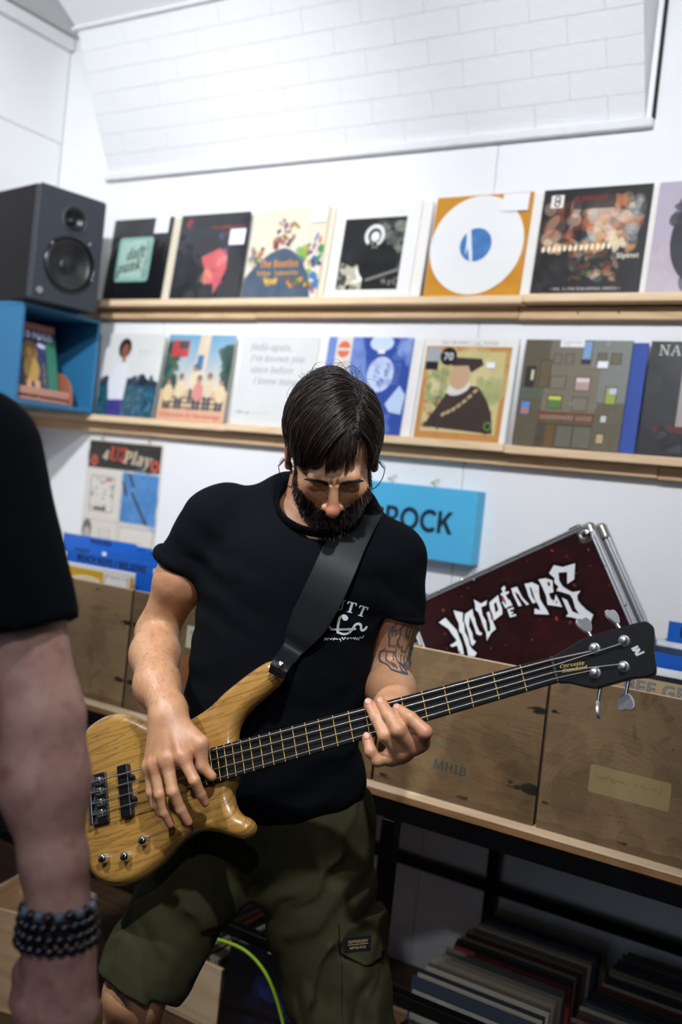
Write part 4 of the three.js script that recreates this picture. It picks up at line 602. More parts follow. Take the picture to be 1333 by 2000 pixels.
// ---------------------------------------------------------------- under the table and on the floor
{
  const tones = ['#3a1518', '#4a4438', '#2a2c2e', '#6a6252', '#1c1d1f', '#57524a', '#8a8478', '#2c3440', '#3c3020', '#5c1c1c', '#77705f', '#222426'].map((c) => std(c, 0.5)), toneWords = ['maroon', 'olive brown', 'charcoal', 'tan', 'black', 'brown grey', 'light grey', 'navy', 'dark brown', 'dark red', 'sand', 'soot black'];
  [[-0.855, 'black floor crate of old records beside the table leg', 'of the floor crate beside the leg', 'records in the floor crate by the leg', 0], [-0.487, 'black floor crate of old records under the taped crate', 'of the floor crate under the tape', 'records in the floor crate under the tape', 1]].forEach(([x, label, rl, grp, k]) => {
    const t = thing('floor_crate', label, 'crate', [x, FLOOR + 0.0015, 0.42]), m = std(0x14110e, 0.6);
    part(t, 'base_panel', rbox(0.35, 0.012, 0.6, 0.002), m, [0, 0.007, 0]); for (const s of [-1, 1]) { part(t, 'side_panel', rbox(0.01, 0.2, 0.6, 0.002), m, [s * 0.17, 0.113, 0]); part(t, 'end_panel', rbox(0.328, 0.13, 0.01, 0.002), m, [0, 0.08, s * 0.294]); }
    const r = rng(400 + k); let n = 0;
    for (let z = 0.69; z > 0.16; z -= 0.022) { const k2 = Math.floor(r() * tones.length); single('floor_record', toneWords[k2] + ' old record, ' + ORD[n++] + ' from the front ' + rl, 'record', lpGeo, tones[k2], [x + (r() - 0.5) * 0.012, FLOOR + 0.0165 + 0.1592 + 0.001, z], [-0.05 + (r() - 0.5) * 0.02, 0, 0], grp); }
  });
  const tx = canvasTex(512, 512, (g) => { g.fillStyle = '#8a8c84'; g.fillRect(0, 0, 512, 512); blobs(g, 30, 0, 0, 512, 512, 20, 90, ['#7a7c74', '#989a90'], 3, 0.4); text(g, 'TOTO', 260, 46, 70, '#7a1c1c', { bold: true, font: 'serif' }); });
  const e = tones[6]; const t = thing('grey_record', 'grey record with dark red letters at the front of the floor crate', 'record', [-0.855, FLOOR + 0.0165, 0.7005]); t.rotation.x = -0.03;
  part(t, 'jacket', new THREE.BoxGeometry(0.3, 0.29, 0.004), [e, e, e, e, std(0xffffff, 0.5, { map: tx }), e], [0, 0.146, 0]);
  // wooden box of singles between the player's legs
  const b = thing('singles_box', 'pale wooden box of small records on the floor behind the player', 'box', [-1.665, FLOOR + 0.0015, 0.445]), bm = M.pine;
  part(b, 'base_panel', woodBox(0.24, 0.01, 0.57), bm, [0, 0.006, 0]); for (const s of [-1, 1]) { part(b, 'side_panel', woodBox(0.01, 0.13, 0.55), bm, [s * 0.115, 0.077, 0]); part(b, 'end_panel', woodBox(0.24, 0.165, 0.012), bm, [0, 0.0945, s * 0.281]); }
  const sg = new THREE.BoxGeometry(0.0042, 0.178, 0.178), r = rng(77), st = ['#1a1b1c', '#8a8476', '#a89c86', '#3a3c3e', '#6a3a28', '#c4bda8', '#222', '#7a756a'].map((c) => std(c, 0.5)), sw = ['black', 'grey', 'beige', 'dark grey', 'rust brown', 'cream', 'jet black', 'brown grey'];
  for (let row = 0; row < 3; row++) for (let x = -0.1; x < 0.1; x += 0.0105) { const k3 = Math.floor(r() * st.length); single('single_record', sw[k3] + ' small record, ' + ORD[Math.round((x + 0.1) / 0.0105)] + ' from the corner end in the ' + ['back', 'middle', 'front'][row] + ' row', 'record', sg, st[k3], [-1.665 + x, FLOOR + 0.1025 + (r() - 0.5) * 0.002, 0.262 + row * 0.183], [0, 0, -0.015 + (r() - 0.5) * 0.01], 'small records in the wooden box'); }
  const dk = canvasTex(512, 512, (g) => { g.fillStyle = '#0c0e14'; g.fillRect(0, 0, 512, 512); blobs(g, 30, 150, 120, 400, 420, 20, 70, ['#1a2a5a', '#22386e', '#141c38'], 8, 0.6); g.strokeStyle = '#181018'; g.lineWidth = 8; for (let i = 0; i < 12; i++) { g.beginPath(); g.moveTo(200 + i * 12, 420); g.quadraticCurveTo(240 + i * 8, 300, 180 + i * 22, 180); g.stroke(); } });
  const de = std(0x0d0e12, 0.3), lr = thing('blue_record', 'dark blue and black record leaning on the floor behind the player', 'record', [-1.31, FLOOR + 0.002, 0.845]); lr.rotation.x = -0.12;
  part(lr, 'jacket', new THREE.BoxGeometry(0.315, 0.315, 0.005), [de, de, de, de, std(0xffffff, 0.25, { map: dk }), de], [0, 0.158, 0]);
  single('lime_cable', 'lime green cable arching over the floor behind the player', 'cable', tube([[-1.75, FLOOR + 0.008, 1.12], [-1.66, 0.12, 1.02], [-1.56, 0.265, 0.98], [-1.463, 0.3, 0.975], [-1.378, 0.317, 0.975], [-1.302, 0.316, 0.975], [-1.246, 0.288, 0.975], [-1.203, 0.233, 0.975], [-1.16, 0.14, 0.98], [-1.12, 0.0, 1.0], [-1.05, FLOOR + 0.008, 1.03]], 0.0042, 90, 8), std(0x8fb81c, 0.45));
  const lb = thing('floor_box', 'pale wooden box on the floor beyond the foreground arm', 'box', [-2.06, FLOOR + 0.0015, 0.93], 0.25); const lm = M.pineDark;
  part(lb, 'base_panel', woodBox(0.26, 0.01, 0.22), lm, [0, 0.006, 0]); for (const s of [-1, 1]) { part(lb, 'side_panel', woodBox(0.26, 0.26, 0.01), lm, [0, 0.142, s * 0.104]); part(lb, 'end_panel', woodBox(0.01, 0.26, 0.196), lm, [s * 0.124, 0.142, 0]); }
  const pd = thing('effect_pedal', 'black effects pedal with small rings on the floor at the frame edge', 'pedal', [-1.9, FLOOR + 0.0015, 1.2], 0.5); part(pd, 'casing', rbox(0.16, 0.045, 0.12, 0.006, 2), std(0x101012, 0.4), [0, 0.024, 0]);
  for (const x of [-0.045, 0, 0.045]) { const k = new THREE.CylinderGeometry(0.01, 0.012, 0.018, 18); part(pd, 'knob', k, std(0x2a2a2c, 0.4), [x, 0.0555, -0.03]); part(pd, 'ring', new THREE.TorusGeometry(0.013, 0.0022, 8, 20).rotateX(Math.PI / 2), std(0xa87a6a, 0.4), [x, 0.0478, 0.02]); }
  single('black_cable', 'thin black cable lying across the floor boards by the wooden box', 'cable', tube([[-2.9, FLOOR + 0.008, 1.5], [-2.5, FLOOR + 0.008, 1.3], [-2.3, FLOOR + 0.008, 1.22], [-2.1, FLOOR + 0.008, 1.3], [-1.96, FLOOR + 0.008, 1.4], [-1.8, FLOOR + 0.008, 1.5]], 0.0042, 50, 8), std(0x0a0a0b, 0.5));
}
// ---------------------------------------------------------------- distance fields and their surfaces
const smin = (a, b, k) => { const h = Math.max(k - Math.abs(a - b), 0) / k; return Math.min(a, b) - h * h * k * 0.25; };
const smax = (a, b, k) => -smin(-a, -b, k);
function cone(a, b, ra, rb) {          // tapered capsule
  const [ax, ay, az] = a, bx = b[0] - ax, by = b[1] - ay, bz = b[2] - az, L = bx * bx + by * by + bz * bz || 1e-9;
  return (x, y, z) => { const px = x - ax, py = y - ay, pz = z - az, h = Math.min(1, Math.max(0, (px * bx + py * by + pz * bz) / L)), dx = px - bx * h, dy = py - by * h, dz = pz - bz * h; return Math.sqrt(dx * dx + dy * dy + dz * dz) - (ra + (rb - ra) * h); };
}
function ell(c, r) {
  const [cx, cy, cz] = c, [rx, ry, rz] = r;
  return (x, y, z) => { const a = (x - cx) / rx, b = (y - cy) / ry, d = (z - cz) / rz, k0 = Math.sqrt(a * a + b * b + d * d), k1 = Math.sqrt((a / rx) ** 2 + (b / ry) ** 2 + (d / rz) ** 2) || 1e-9; return k0 * (k0 - 1) / k1; };
}
const ball = (c, r) => (x, y, z) => Math.hypot(x - c[0], y - c[1], z - c[2]) - r;
// smooth union of [field, k] pairs
const union = (list) => (x, y, z) => { let d = list[0][0](x, y, z); for (let i = 1; i < list.length; i++) { const e = list[i][0](x, y, z), k = list[i][1]; d = e > d + k ? d : smin(d, e, k); } return d; };
// surface nets over a box; returns an indexed geometry with smooth normals
function nets(f, lo, hi, cell) {
  const nx = Math.ceil((hi[0] - lo[0]) / cell) + 1, ny = Math.ceil((hi[1] - lo[1]) / cell) + 1, nz = Math.ceil((hi[2] - lo[2]) / cell) + 1, S = new Float32Array(nx * ny * nz);
  // coarse pass skips space far from the surface
  const st = 4, far = cell * st * 1.8;
  S.fill(9);
  for (let k = 0; k < nz; k += st) for (let j = 0; j < ny; j += st) for (let i = 0; i < nx; i += st) {
    const ci = Math.min(i + st / 2, nx - 1), cj = Math.min(j + st / 2, ny - 1), ck = Math.min(k + st / 2, nz - 1), d = f(lo[0] + ci * cell, lo[1] + cj * cell, lo[2] + ck * cell);
    const skip = Math.abs(d) > far;
    for (let c = k; c < Math.min(k + st, nz); c++) for (let b = j; b < Math.min(j + st, ny); b++) for (let a = i; a < Math.min(i + st, nx); a++) S[(c * ny + b) * nx + a] = skip ? d : f(lo[0] + a * cell, lo[1] + b * cell, lo[2] + c * cell);
  }
  const id = new Int32Array(nx * ny * nz).fill(-1), P = [], I = [], sx = 1, sy = nx, sz = nx * ny, off = [0, sx, sy, sx + sy, sz, sx + sz, sy + sz, sx + sy + sz], E = [[0, 1], [2, 3], [4, 5], [6, 7], [0, 2], [1, 3], [4, 6], [5, 7], [0, 4], [1, 5], [2, 6], [3, 7]];
  for (let k = 0; k < nz - 1; k++) for (let j = 0; j < ny - 1; j++) for (let i = 0; i < nx - 1; i++) {
    const q = k * sz + j * sy + i; let m = 0;
    for (let c = 0; c < 8; c++) if (S[q + off[c]] < 0) m |= 1 << c;
    if (m === 0 || m === 255) continue;
    let x = 0, y = 0, z = 0, n = 0;
    for (const [a, b] of E) if (((m >> a) & 1) !== ((m >> b) & 1)) { const va = S[q + off[a]], vb = S[q + off[b]], t = va / (va - vb); x += (a & 1) + ((b & 1) - (a & 1)) * t; y += ((a >> 1) & 1) + (((b >> 1) & 1) - ((a >> 1) & 1)) * t; z += (a >> 2) + ((b >> 2) - (a >> 2)) * t; n++; }
    id[q] = P.length / 3; P.push(lo[0] + (i + x / n) * cell, lo[1] + (j + y / n) * cell, lo[2] + (k + z / n) * cell);
  }
  const quad = (a, b, c, d, flip) => { if (a < 0 || b < 0 || c < 0 || d < 0) return; if (flip) I.push(a, c, b, b, c, d); else I.push(a, b, c, b, d, c); };
  for (let k = 1; k < nz - 1; k++) for (let j = 1; j < ny - 1; j++) for (let i = 1; i < nx - 1; i++) {
    const q = k * sz + j * sy + i, s = S[q] < 0;
    if (s !== (S[q + sx] < 0)) quad(id[q - sy - sz], id[q - sz], id[q - sy], id[q], !s);
    if (s !== (S[q + sy] < 0)) quad(id[q - sz - sx], id[q - sx], id[q - sz], id[q], !s);
    if (s !== (S[q + sz] < 0)) quad(id[q - sx - sy], id[q - sy], id[q - sx], id[q], !s);
  }
  const g = new THREE.BufferGeometry(), pa = new Float32Array(P), na = new Float32Array(P.length), e = cell * 0.6;
  for (let i = 0; i < pa.length; i += 3) { const x = pa[i], y = pa[i + 1], z = pa[i + 2]; let a = f(x + e, y, z) - f(x - e, y, z), b = f(x, y + e, z) - f(x, y - e, z), c = f(x, y, z + e) - f(x, y, z - e); const l = Math.hypot(a, b, c) || 1; na[i] = a / l; na[i + 1] = b / l; na[i + 2] = c / l; }
  g.setAttribute('position', new THREE.BufferAttribute(pa, 3)); g.setAttribute('normal', new THREE.BufferAttribute(na, 3)); g.setIndex(I);
  return g;
}
function tint(g, fn) { const p = g.attributes.position, n = g.attributes.normal, c = new Float32Array(p.count * 3); for (let i = 0; i < p.count; i++) { const v = fn(p.getX(i), p.getY(i), p.getZ(i), n.getX(i), n.getY(i), n.getZ(i)); c[i * 3] = v[0]; c[i * 3 + 1] = v[1]; c[i * 3 + 2] = v[2]; } g.setAttribute('color', new THREE.BufferAttribute(c, 3)); return g; }
const joinIndexed = (list) => mergeGeometries(list.map((g) => { const h = g.clone(); h.deleteAttribute('uv'); return h; }));
const lin = (hex) => { const c = new THREE.Color(hex); return [c.r, c.g, c.b]; };
// hair: each strand is a thin three sided tapered tube along its points
function strands(list) {
  const P = [], N = [], C = [], I = [];
  for (const { pts, r, color } of list) {
    const n = pts.length, base = P.length / 3;
    for (let i = 0; i < n; i++) {
      const a = pts[Math.max(0, i - 1)], b = pts[Math.min(n - 1, i + 1)], t = V(b[0] - a[0], b[1] - a[1], b[2] - a[2]).normalize();
      const u = V(t.y, -t.x, t.z * 0.3 + 0.01).cross(t).normalize(), v = t.clone().cross(u), rr = r * (i === n - 1 ? 0.15 : 1 - 0.45 * i / n);
      for (let k = 0; k < 3; k++) { const c = Math.cos(k * 2.0944), s = Math.sin(k * 2.0944), nx = u.x * c + v.x * s, ny = u.y * c + v.y * s, nz = u.z * c + v.z * s; P.push(pts[i][0] + nx * rr, pts[i][1] + ny * rr, pts[i][2] + nz * rr); N.push(nx, ny, nz); C.push(...color); }
      if (i) for (let k = 0; k < 3; k++) { const q = base + (i - 1) * 3, a0 = q + k, a1 = q + (k + 1) % 3; I.push(a0, a1, a0 + 3, a1, a1 + 3, a0 + 3); }
    }
  }
  const g = new THREE.BufferGeometry(); g.setAttribute('position', new THREE.Float32BufferAttribute(P, 3)); g.setAttribute('normal', new THREE.Float32BufferAttribute(N, 3)); g.setAttribute('color', new THREE.Float32BufferAttribute(C, 3)); g.setIndex(I);
  return g;
}
// a ribbon with thickness through a list of {p, w: half-width vector, n: normal}
function ribbon(list, th) {
  const P = [], I = [], U = []; let len = 0;
  list.forEach(({ p, w, n }, i) => { if (i) len += p.distanceTo(list[i - 1].p); for (const [s, t] of [[-1, 1], [1, 1], [1, -1], [-1, -1]]) { const q = p.clone().addScaledVector(w, s).addScaledVector(n, t * th / 2); P.push(q.x, q.y, q.z); U.push(len, s * w.length()); } });
  for (let i = 0; i < list.length - 1; i++) for (let k = 0; k < 4; k++) { const a = i * 4 + k, b = i * 4 + (k + 1) % 4; I.push(a, b, a + 4, b, b + 4, a + 4); }
  const e = (list.length - 1) * 4; I.push(0, 3, 1, 1, 3, 2, e, e + 1, e + 3, e + 1, e + 2, e + 3);
  let g = new THREE.BufferGeometry(); g.setAttribute('position', new THREE.Float32BufferAttribute(P, 3)); g.setAttribute('uv', new THREE.Float32BufferAttribute(U, 2)); g.setIndex(I); g = g.toNonIndexed(); g.computeVertexNormals();
  return toCreasedNormals(g, 0.9);
}
// ---------------------------------------------------------------- bass guitar
// local axes: x along the neck from the bridge saddles, y across towards the upper horn, z out of the face; frets touch z = 0
const PLAYER = { pos: V(-1.85 * Math.sin(YAW), 0, 2.85 - 1.85 * Math.cos(YAW)), turn: YAW };
const BASS = { P: V(-1.2835, 0.8028, 1.5271), A: V(0.8853, 0.4194, -0.2009).normalize(), N: V(0.0787, 0.2906, 0.9536) };
BASS.W = new THREE.Vector3().crossVectors(BASS.N, BASS.A).normalize(); BASS.N.crossVectors(BASS.A, BASS.W);
{
  const t = thing('bass_guitar', 'natural wood electric bass guitar with black headstock held by the player', 'bass guitar');
  t.position.copy(BASS.P); t.quaternion.setFromRotationMatrix(new THREE.Matrix4().makeBasis(BASS.A, BASS.W, BASS.N));
  // body
  const out = [[-0.0473, 0.1179], [-0.0353, 0.1317], [-0.0139, 0.1441], [0.0223, 0.1511], [0.0569, 0.145], [0.0895, 0.1262], [0.1212, 0.1055], [0.1589, 0.0939], [0.1969, 0.0969], [0.2408, 0.1088], [0.276, 0.1269], [0.3172, 0.1433], [0.3519, 0.1546], [0.3784, 0.1573], [0.3928, 0.143], [0.3887, 0.1218], [0.3591, 0.1035], [0.3412, 0.0951], [0.3164, 0.083], [0.2997, 0.0706], [0.2884, 0.0562], [0.283, 0.036], [0.284, 0.0], [0.2725, -0.0342], [0.2618, -0.051], [0.2634, -0.0741], [0.2723, -0.0891], [0.2869, -0.0992], [0.2942, -0.1102], [0.2937, -0.1194], [0.2874, -0.1274], [0.2738, -0.1308], [0.2509, -0.1222], [0.2222, -0.108], [0.1921, -0.1007], [0.1698, -0.1025], [0.1431, -0.1125], [0.1188, -0.1283], [0.0913, -0.1434], [0.0642, -0.1536], [0.0344, -0.1581], [0.0083, -0.1566], [-0.0204, -0.1449], [-0.039, -0.1281], [-0.0507, -0.1072], [-0.0616, -0.0616], [-0.0672, -0.005], [-0.0672, 0.0518], [-0.0589, 0.0934]];
  const poly = new THREE.CatmullRomCurve3(out.map(([x, y]) => V(x, y, 0)), true).getPoints(220).map((p) => [p.x, p.y]);
  const cellB = 0.0026, lo = [-0.085, -0.176, -0.063], hi = [0.41, 0.176, 0.0], cache = new Map();
  const d2 = (x, y) => {
    const key = Math.round(x * 50000) * 100003 + Math.round(y * 50000); let d = cache.get(key); if (d !== undefined) return d;
    d = 1e9; let inside = false;
    for (let i = 0, j = poly.length - 1; i < poly.length; j = i++) { const [xi, yi] = poly[i], [xj, yj] = poly[j], ex = xj - xi, ey = yj - yi, wx = x - xi, wy = y - yi, h = clamp((wx * ex + wy * ey) / (ex * ex + ey * ey || 1e-12)), dx = wx - ex * h, dy = wy - ey * h; d = Math.min(d, dx * dx + dy * dy); if ((yi > y) !== (yj > y) && x < (xj - xi) * (y - yi) / (yj - yi) + xi) inside = !inside; }
    d = Math.sqrt(d) * (inside ? -1 : 1); cache.set(key, d); return d;
  };
  const r = 0.0175, zc = -0.0325, hh = 0.0205;
  const bodyF = (x, y, z) => { const a = d2(x, y) + r, b = Math.abs(z - zc) - hh + r; return Math.min(Math.max(a, b), 0) + Math.hypot(Math.max(a, 0), Math.max(b, 0)) - r; };
  const bg = nets(bodyF, lo, hi, cellB);
  { const p = bg.attributes.position, uv = new Float32Array(p.count * 2); for (let i = 0; i < p.count; i++) { uv[i * 2] = (p.getX(i) + 0.09) / 0.5; uv[i * 2 + 1] = (p.getY(i) + p.getZ(i) * 0.9 + 0.22) / 0.44; } bg.setAttribute('uv', new THREE.BufferAttribute(uv, 2)); }
  const ash = canvasTex(1600, 1408, (g, w, h) => {
    const q = rng(5); g.fillStyle = '#9c7639'; g.fillRect(0, 0, w, h); blobs(g, 90, 0, 0, w, h, 60, 260, ['#a88246', '#926a30', '#a07a3c', '#885f26'], 7, 0.2);
    for (let i = 0; i < 900; i++) { g.strokeStyle = q() < 0.5 ? '#8f6730' : '#b89050'; g.globalAlpha = 0.12 + q() * 0.15; g.lineWidth = 0.7 + q() * 1.6; const y = q() * h, x = q() * w, L = 100 + q() * 500; g.beginPath(); g.moveTo(x, y); g.quadraticCurveTo(x + L / 2, y + (q() - 0.5) * 16 - L * 0.02, x + L, y - L * 0.05 + (q() - 0.5) * 20); g.stroke(); }
    // growth rings: pairs of dark porous lines running with the neck
    for (let i = 0; i < 64; i++) {
      const y0 = i / 64 * (h + 200) + (q() - 0.5) * 26, ph = q() * 6, amp = 6 + q() * 16;
      for (let k = 0; k < 3; k++) { g.lineWidth = 0.9 + q() * 1.9; let on = false; for (let x = 0; x < w; x += 12) { const y = y0 + k * 5 - x * 0.07 + Math.sin(x * 0.006 + ph) * amp + Math.sin(x * 0.02 + i) * 4; const dark = noise2(x * 0.008 + i * 3.1, i * 1.7 + k) > 0.4; g.globalAlpha = 0.4 + q() * 0.45; g.strokeStyle = q() < 0.5 ? '#452b0e' : '#573815'; if (dark && on) { g.lineTo(x, y); g.stroke(); } g.beginPath(); g.moveTo(x, y); on = dark; } }
    }
    g.globalAlpha = 1;
  });
  const body = part(t, 'body', bg, phys(0xffffff, 0.32, { map: ash, clearcoat: 0.8, clearcoatRoughness: 0.08 }));
  // neck, fingerboard, headstock
  const black = phys(0x060607, 0.4, { specularIntensity: 0.5 }), board = phys(0x0a0a0b, 0.6, { specularIntensity: 0.4 }), hw = (x) => 0.0195 + (0.864 - x) / 0.432 * 0.0067;
  const slab = (x0, x1, z0, z1, grow, m, name) => { const s = new THREE.Shape([[x0, -hw(x0) - grow], [x1, -hw(x1) - grow], [x1, hw(x1) + grow], [x0, hw(x0) + grow]].map((p) => new THREE.Vector2(...p))); return part(t, name, new THREE.ExtrudeGeometry(s, { depth: z1 - z0 - 0.002, bevelSize: 0.001, bevelThickness: 0.001, bevelSegments: 2, bevelOffset: -0.001 }), m, [0, 0, z0 + 0.001]); };
  const fb = slab(0.197, 0.864, -0.0075, -0.0012, 0.0012, board, 'fingerboard');
  { const xs = [0.2, 0.28, 0.45, 0.65, 0.82, 0.862, 0.885]; // neck back: half round section
    const P = [], I = [], n = 13; xs.forEach((x, i) => { for (let k = 0; k < n; k++) { const a = Math.PI * k / (n - 1), w = hw(Math.min(x, 0.864)) + 0.0008, dep = i === xs.length - 1 ? 0.011 : 0.0185 - (x > 0.8 ? 0.002 : 0); P.push(x, Math.cos(a) * w, -0.0076 - Math.sin(a) * dep); } if (i) for (let k = 0; k < n - 1; k++) { const a = (i - 1) * n + k; I.push(a, a + n, a + 1, a + 1, a + n, a + n + 1); } });
    const g = new THREE.BufferGeometry(); g.setAttribute('position', new THREE.Float32BufferAttribute(P, 3)); g.setIndex(I); g.computeVertexNormals(); part(t, 'neck', g, std(0x17110c, 0.45, { side: THREE.DoubleSide })); }
  const fretG = (w) => { const g = new THREE.CylinderGeometry(0.0011, 0.0011, w, 8); return g; };
  for (let i = 1; i <= 24; i++) { const x = 0.864 * 2 ** (-i / 12); part(fb, 'fret', fretG(2 * hw(x) + 0.0022), M.gold, [x, 0, -0.0008 - fb.position.z]); }
  part(t, 'nut', rbox(0.005, 0.041, 0.008, 0.001), std(0x1a1a1b, 0.4), [0.8665, 0, -0.002]);
  const hs = [[0.866, 0.0205], [0.8916, 0.0277], [0.9183, 0.0349], [0.9389, 0.0366], [0.971, 0.0358], [1.003, 0.0362], [1.0196, 0.034], [1.0271, 0.0236], [1.0232, 0.006], [1.0168, -0.0124], [1.014, -0.0317], [1.0095, -0.0449], [0.9955, -0.0469], [0.9719, -0.0432], [0.9403, -0.0436], [0.9167, -0.0428], [0.9024, -0.0364], [0.8814, -0.025], [0.866, -0.0205]];
  const hsh = new THREE.Shape(new THREE.CatmullRomCurve3(hs.map(([x, y]) => V(x, y, 0)), false, 'catmullrom', 0.3).getPoints(90).map((p) => new THREE.Vector2(p.x, p.y)));
  const head = part(t, 'headstock', new THREE.ExtrudeGeometry(hsh, { depth: 0.011, bevelSize: 0.0015, bevelThickness: 0.0015, bevelSegments: 2, bevelOffset: -0.0015 }), black, [0, 0, -0.0185]);
  const posts = [[0.9339, 0.0154], [0.98, 0.0143], [0.9242, -0.0212], [0.9679, -0.0237]];
  const peg = () => lathe([[0.0005, 0.013], [0.0035, 0.0126], [0.0055, 0.011], [0.0058, 0.009], [0.0042, 0.007], [0.0042, 0.0035], [0.0075, 0.003], [0.0088, 0.0015], [0.009, 0]], 24).rotateX(Math.PI / 2);
  const keyShape = new THREE.Shape(); keyShape.moveTo(-0.004, 0); keyShape.quadraticCurveTo(-0.013, 0.006, -0.0135, 0.017); keyShape.quadraticCurveTo(-0.012, 0.025, -0.004, 0.0225); keyShape.quadraticCurveTo(0, 0.0205, 0.004, 0.0225); keyShape.quadraticCurveTo(0.012, 0.025, 0.0135, 0.017); keyShape.quadraticCurveTo(0.013, 0.006, 0.004, 0); keyShape.closePath();
  const keyMat = std(0xd9dbde, 0.32, { metalness: 0.85 });
  posts.forEach(([x, y], i) => {
    const up = i < 2, s = up ? 1 : -1, tn = part(head, 'tuner', peg(), keyMat, [x, y, 0.0125]);
    const y1 = up ? 0.042 : -0.052, ye = (y1 - y) * 1, lean = up ? -0.006 : -0.012;
    part(tn, 'shaft', rod([0, ye * 0.5, -0.024], [lean, ye * 1.0 + s * 0.008, -0.026], 0.0034, 0.0028, 12), M.chrome);
    const kg = new THREE.ExtrudeGeometry(keyShape, { depth: 0.0025, bevelSize: 0.0014, bevelThickness: 0.0012, bevelSegments: 2, curveSegments: 8 }); kg.translate(0, 0, -0.00125); kg.rotateY([0.9, 1.1, 1.5, 0.35][i]); if (!up) kg.rotateZ(Math.PI); kg.rotateZ(up ? 0.2 : 0.25 * -1);
    part(tn, 'key', kg, keyMat, [lean, ye + s * 0.008, -0.026]);
  });
  // strings
  const sy0 = [0.0283, 0.0092, -0.0105, -0.0298], ny = [0.0147, 0.005, -0.005, -0.0147], pe = [0, 1, 3, 2], gauge = [0.0013, 0.0011, 0.0009, 0.00075];
  for (let i = 0; i < 4; i++) {
    const [px, py] = posts[pe[i]], pts = [[-0.024, sy0[i], 0.0005], [0, sy0[i], 0.0045], [0.8665, ny[i], 0.0026], [px - 0.002, py + (i < 2 ? -0.004 : 0.004), 0.0015 - 0.003]];
    const c = new THREE.CurvePath(); for (let k = 0; k < 3; k++) c.add(new THREE.LineCurve3(V(...pts[k]), V(...pts[k + 1])));
    part(t, 'string', new THREE.TubeGeometry(c, 60, gauge[i], 8, false), std(0xb9b4a8, 0.35, { metalness: 0.9 }));
  }
  // bridge with four saddles
  const br = part(t, 'bridge', rbox(0.036, 0.091, 0.006, 0.0015, 2), std(0x75777b, 0.22, { metalness: 1 }), [-0.002, -0.0015, -0.0085]);
  const bm = std(0xb4b7bb, 0.25, { metalness: 1 }), bd = std(0x2a2c30, 0.3, { metalness: 0.8 });
  part(br, 'tail_piece', rbox(0.008, 0.09, 0.01, 0.002, 2), bm, [-0.0145, 0, 0.006]);
  sy0.forEach((y) => { part(br, 'saddle', rbox(0.016, 0.015, 0.008, 0.003, 2), bm, [0.003, y + 0.0015, 0.006]); part(br, 'saddle_screw', rod([-0.012, y + 0.0015, 0.006], [-0.003, y + 0.0015, 0.006], 0.0022, 0.0022, 10), bd); for (const s of [-1, 1]) part(br, 'height_screw', rod([0.003, y + 0.0015 + s * 0.005, 0.009], [0.003, y + 0.0015 + s * 0.005, 0.0125], 0.0016, 0.0016, 8), bm); });
  for (const y of [-0.04, -0.02, 0, 0.02, 0.04]) part(br, 'mount_screw', new THREE.SphereGeometry(0.0026, 10, 6).scale(1, 1, 0.5), bd, [0.014, y, 0.0032]);
  // pickup, knobs, strap button
  const pk = part(t, 'pickup', rbox(0.0235, 0.095, 0.013, 0.003, 2), std(0x0b0b0c, 0.35), [0.0575, -0.0015, -0.0065]);
  for (const y of [0.0195, -0.0198]) { part(pk, 'screw_ear', lathe([[0.0005, 0.006], [0.006, 0.006], [0.0072, 0.005], [0.0075, 0]], 20).rotateX(Math.PI / 2), std(0x0b0b0c, 0.35), [0.0125, y + 0.0015, -0.005]); part(pk, 'screw', new THREE.SphereGeometry(0.0028, 10, 6).scale(1, 1, 0.5), bd, [0.014, y + 0.0015, 0.0012]); }
  for (const [x, y] of [[0.0865, -0.0945], [0.0462, -0.1135], [-0.0005, -0.1075]]) part(t, 'control_knob', lathe([[0.0005, 0.0172], [0.005, 0.0165], [0.0075, 0.0142], [0.0085, 0.011], [0.0088, 0.0018], [0.0094, 0.001], [0.0094, 0]], 28).rotateX(Math.PI / 2), M.chrome, [x, y, -0.0122]);
  const logo = new THREE.Shape([[-0.007, -0.007], [-0.002, -0.007], [0.001, -0.0035], [0.003, -0.007], [0.0075, -0.006], [0.009, 0.007], [0.0062, 0.007], [0.005, -0.003], [0.0018, 0.004], [-0.0012, 0.004], [-0.0025, -0.003], [-0.0028, 0.004], [-0.006, 0.004]].map((p) => new THREE.Vector2(...p)));
  part(head, 'logo', new THREE.ExtrudeGeometry(logo, { depth: 0.0004, bevelEnabled: false }), std(0xd2d4d6, 0.3), [0.9948, -0.0047, 0.0126], [0, 0, -1.3]);
  const script = canvasTex(256, 128, (g, w, h) => { g.clearRect(0, 0, w, h); text(g, 'Corvette', 118, 40, 54, '#c9a860', { font: 'serif', skew: -0.35, bold: true }); text(g, 'Standard', 136, 90, 50, '#c9a860', { font: 'serif', skew: -0.35, bold: true }); });
  part(head, 'script_mark', new THREE.PlaneGeometry(0.042, 0.019), std(0xffffff, 0.4, { map: script, transparent: true, alphaTest: 0.4 }), [0.895, -0.003, 0.0129], [0, 0, -0.12]);
}
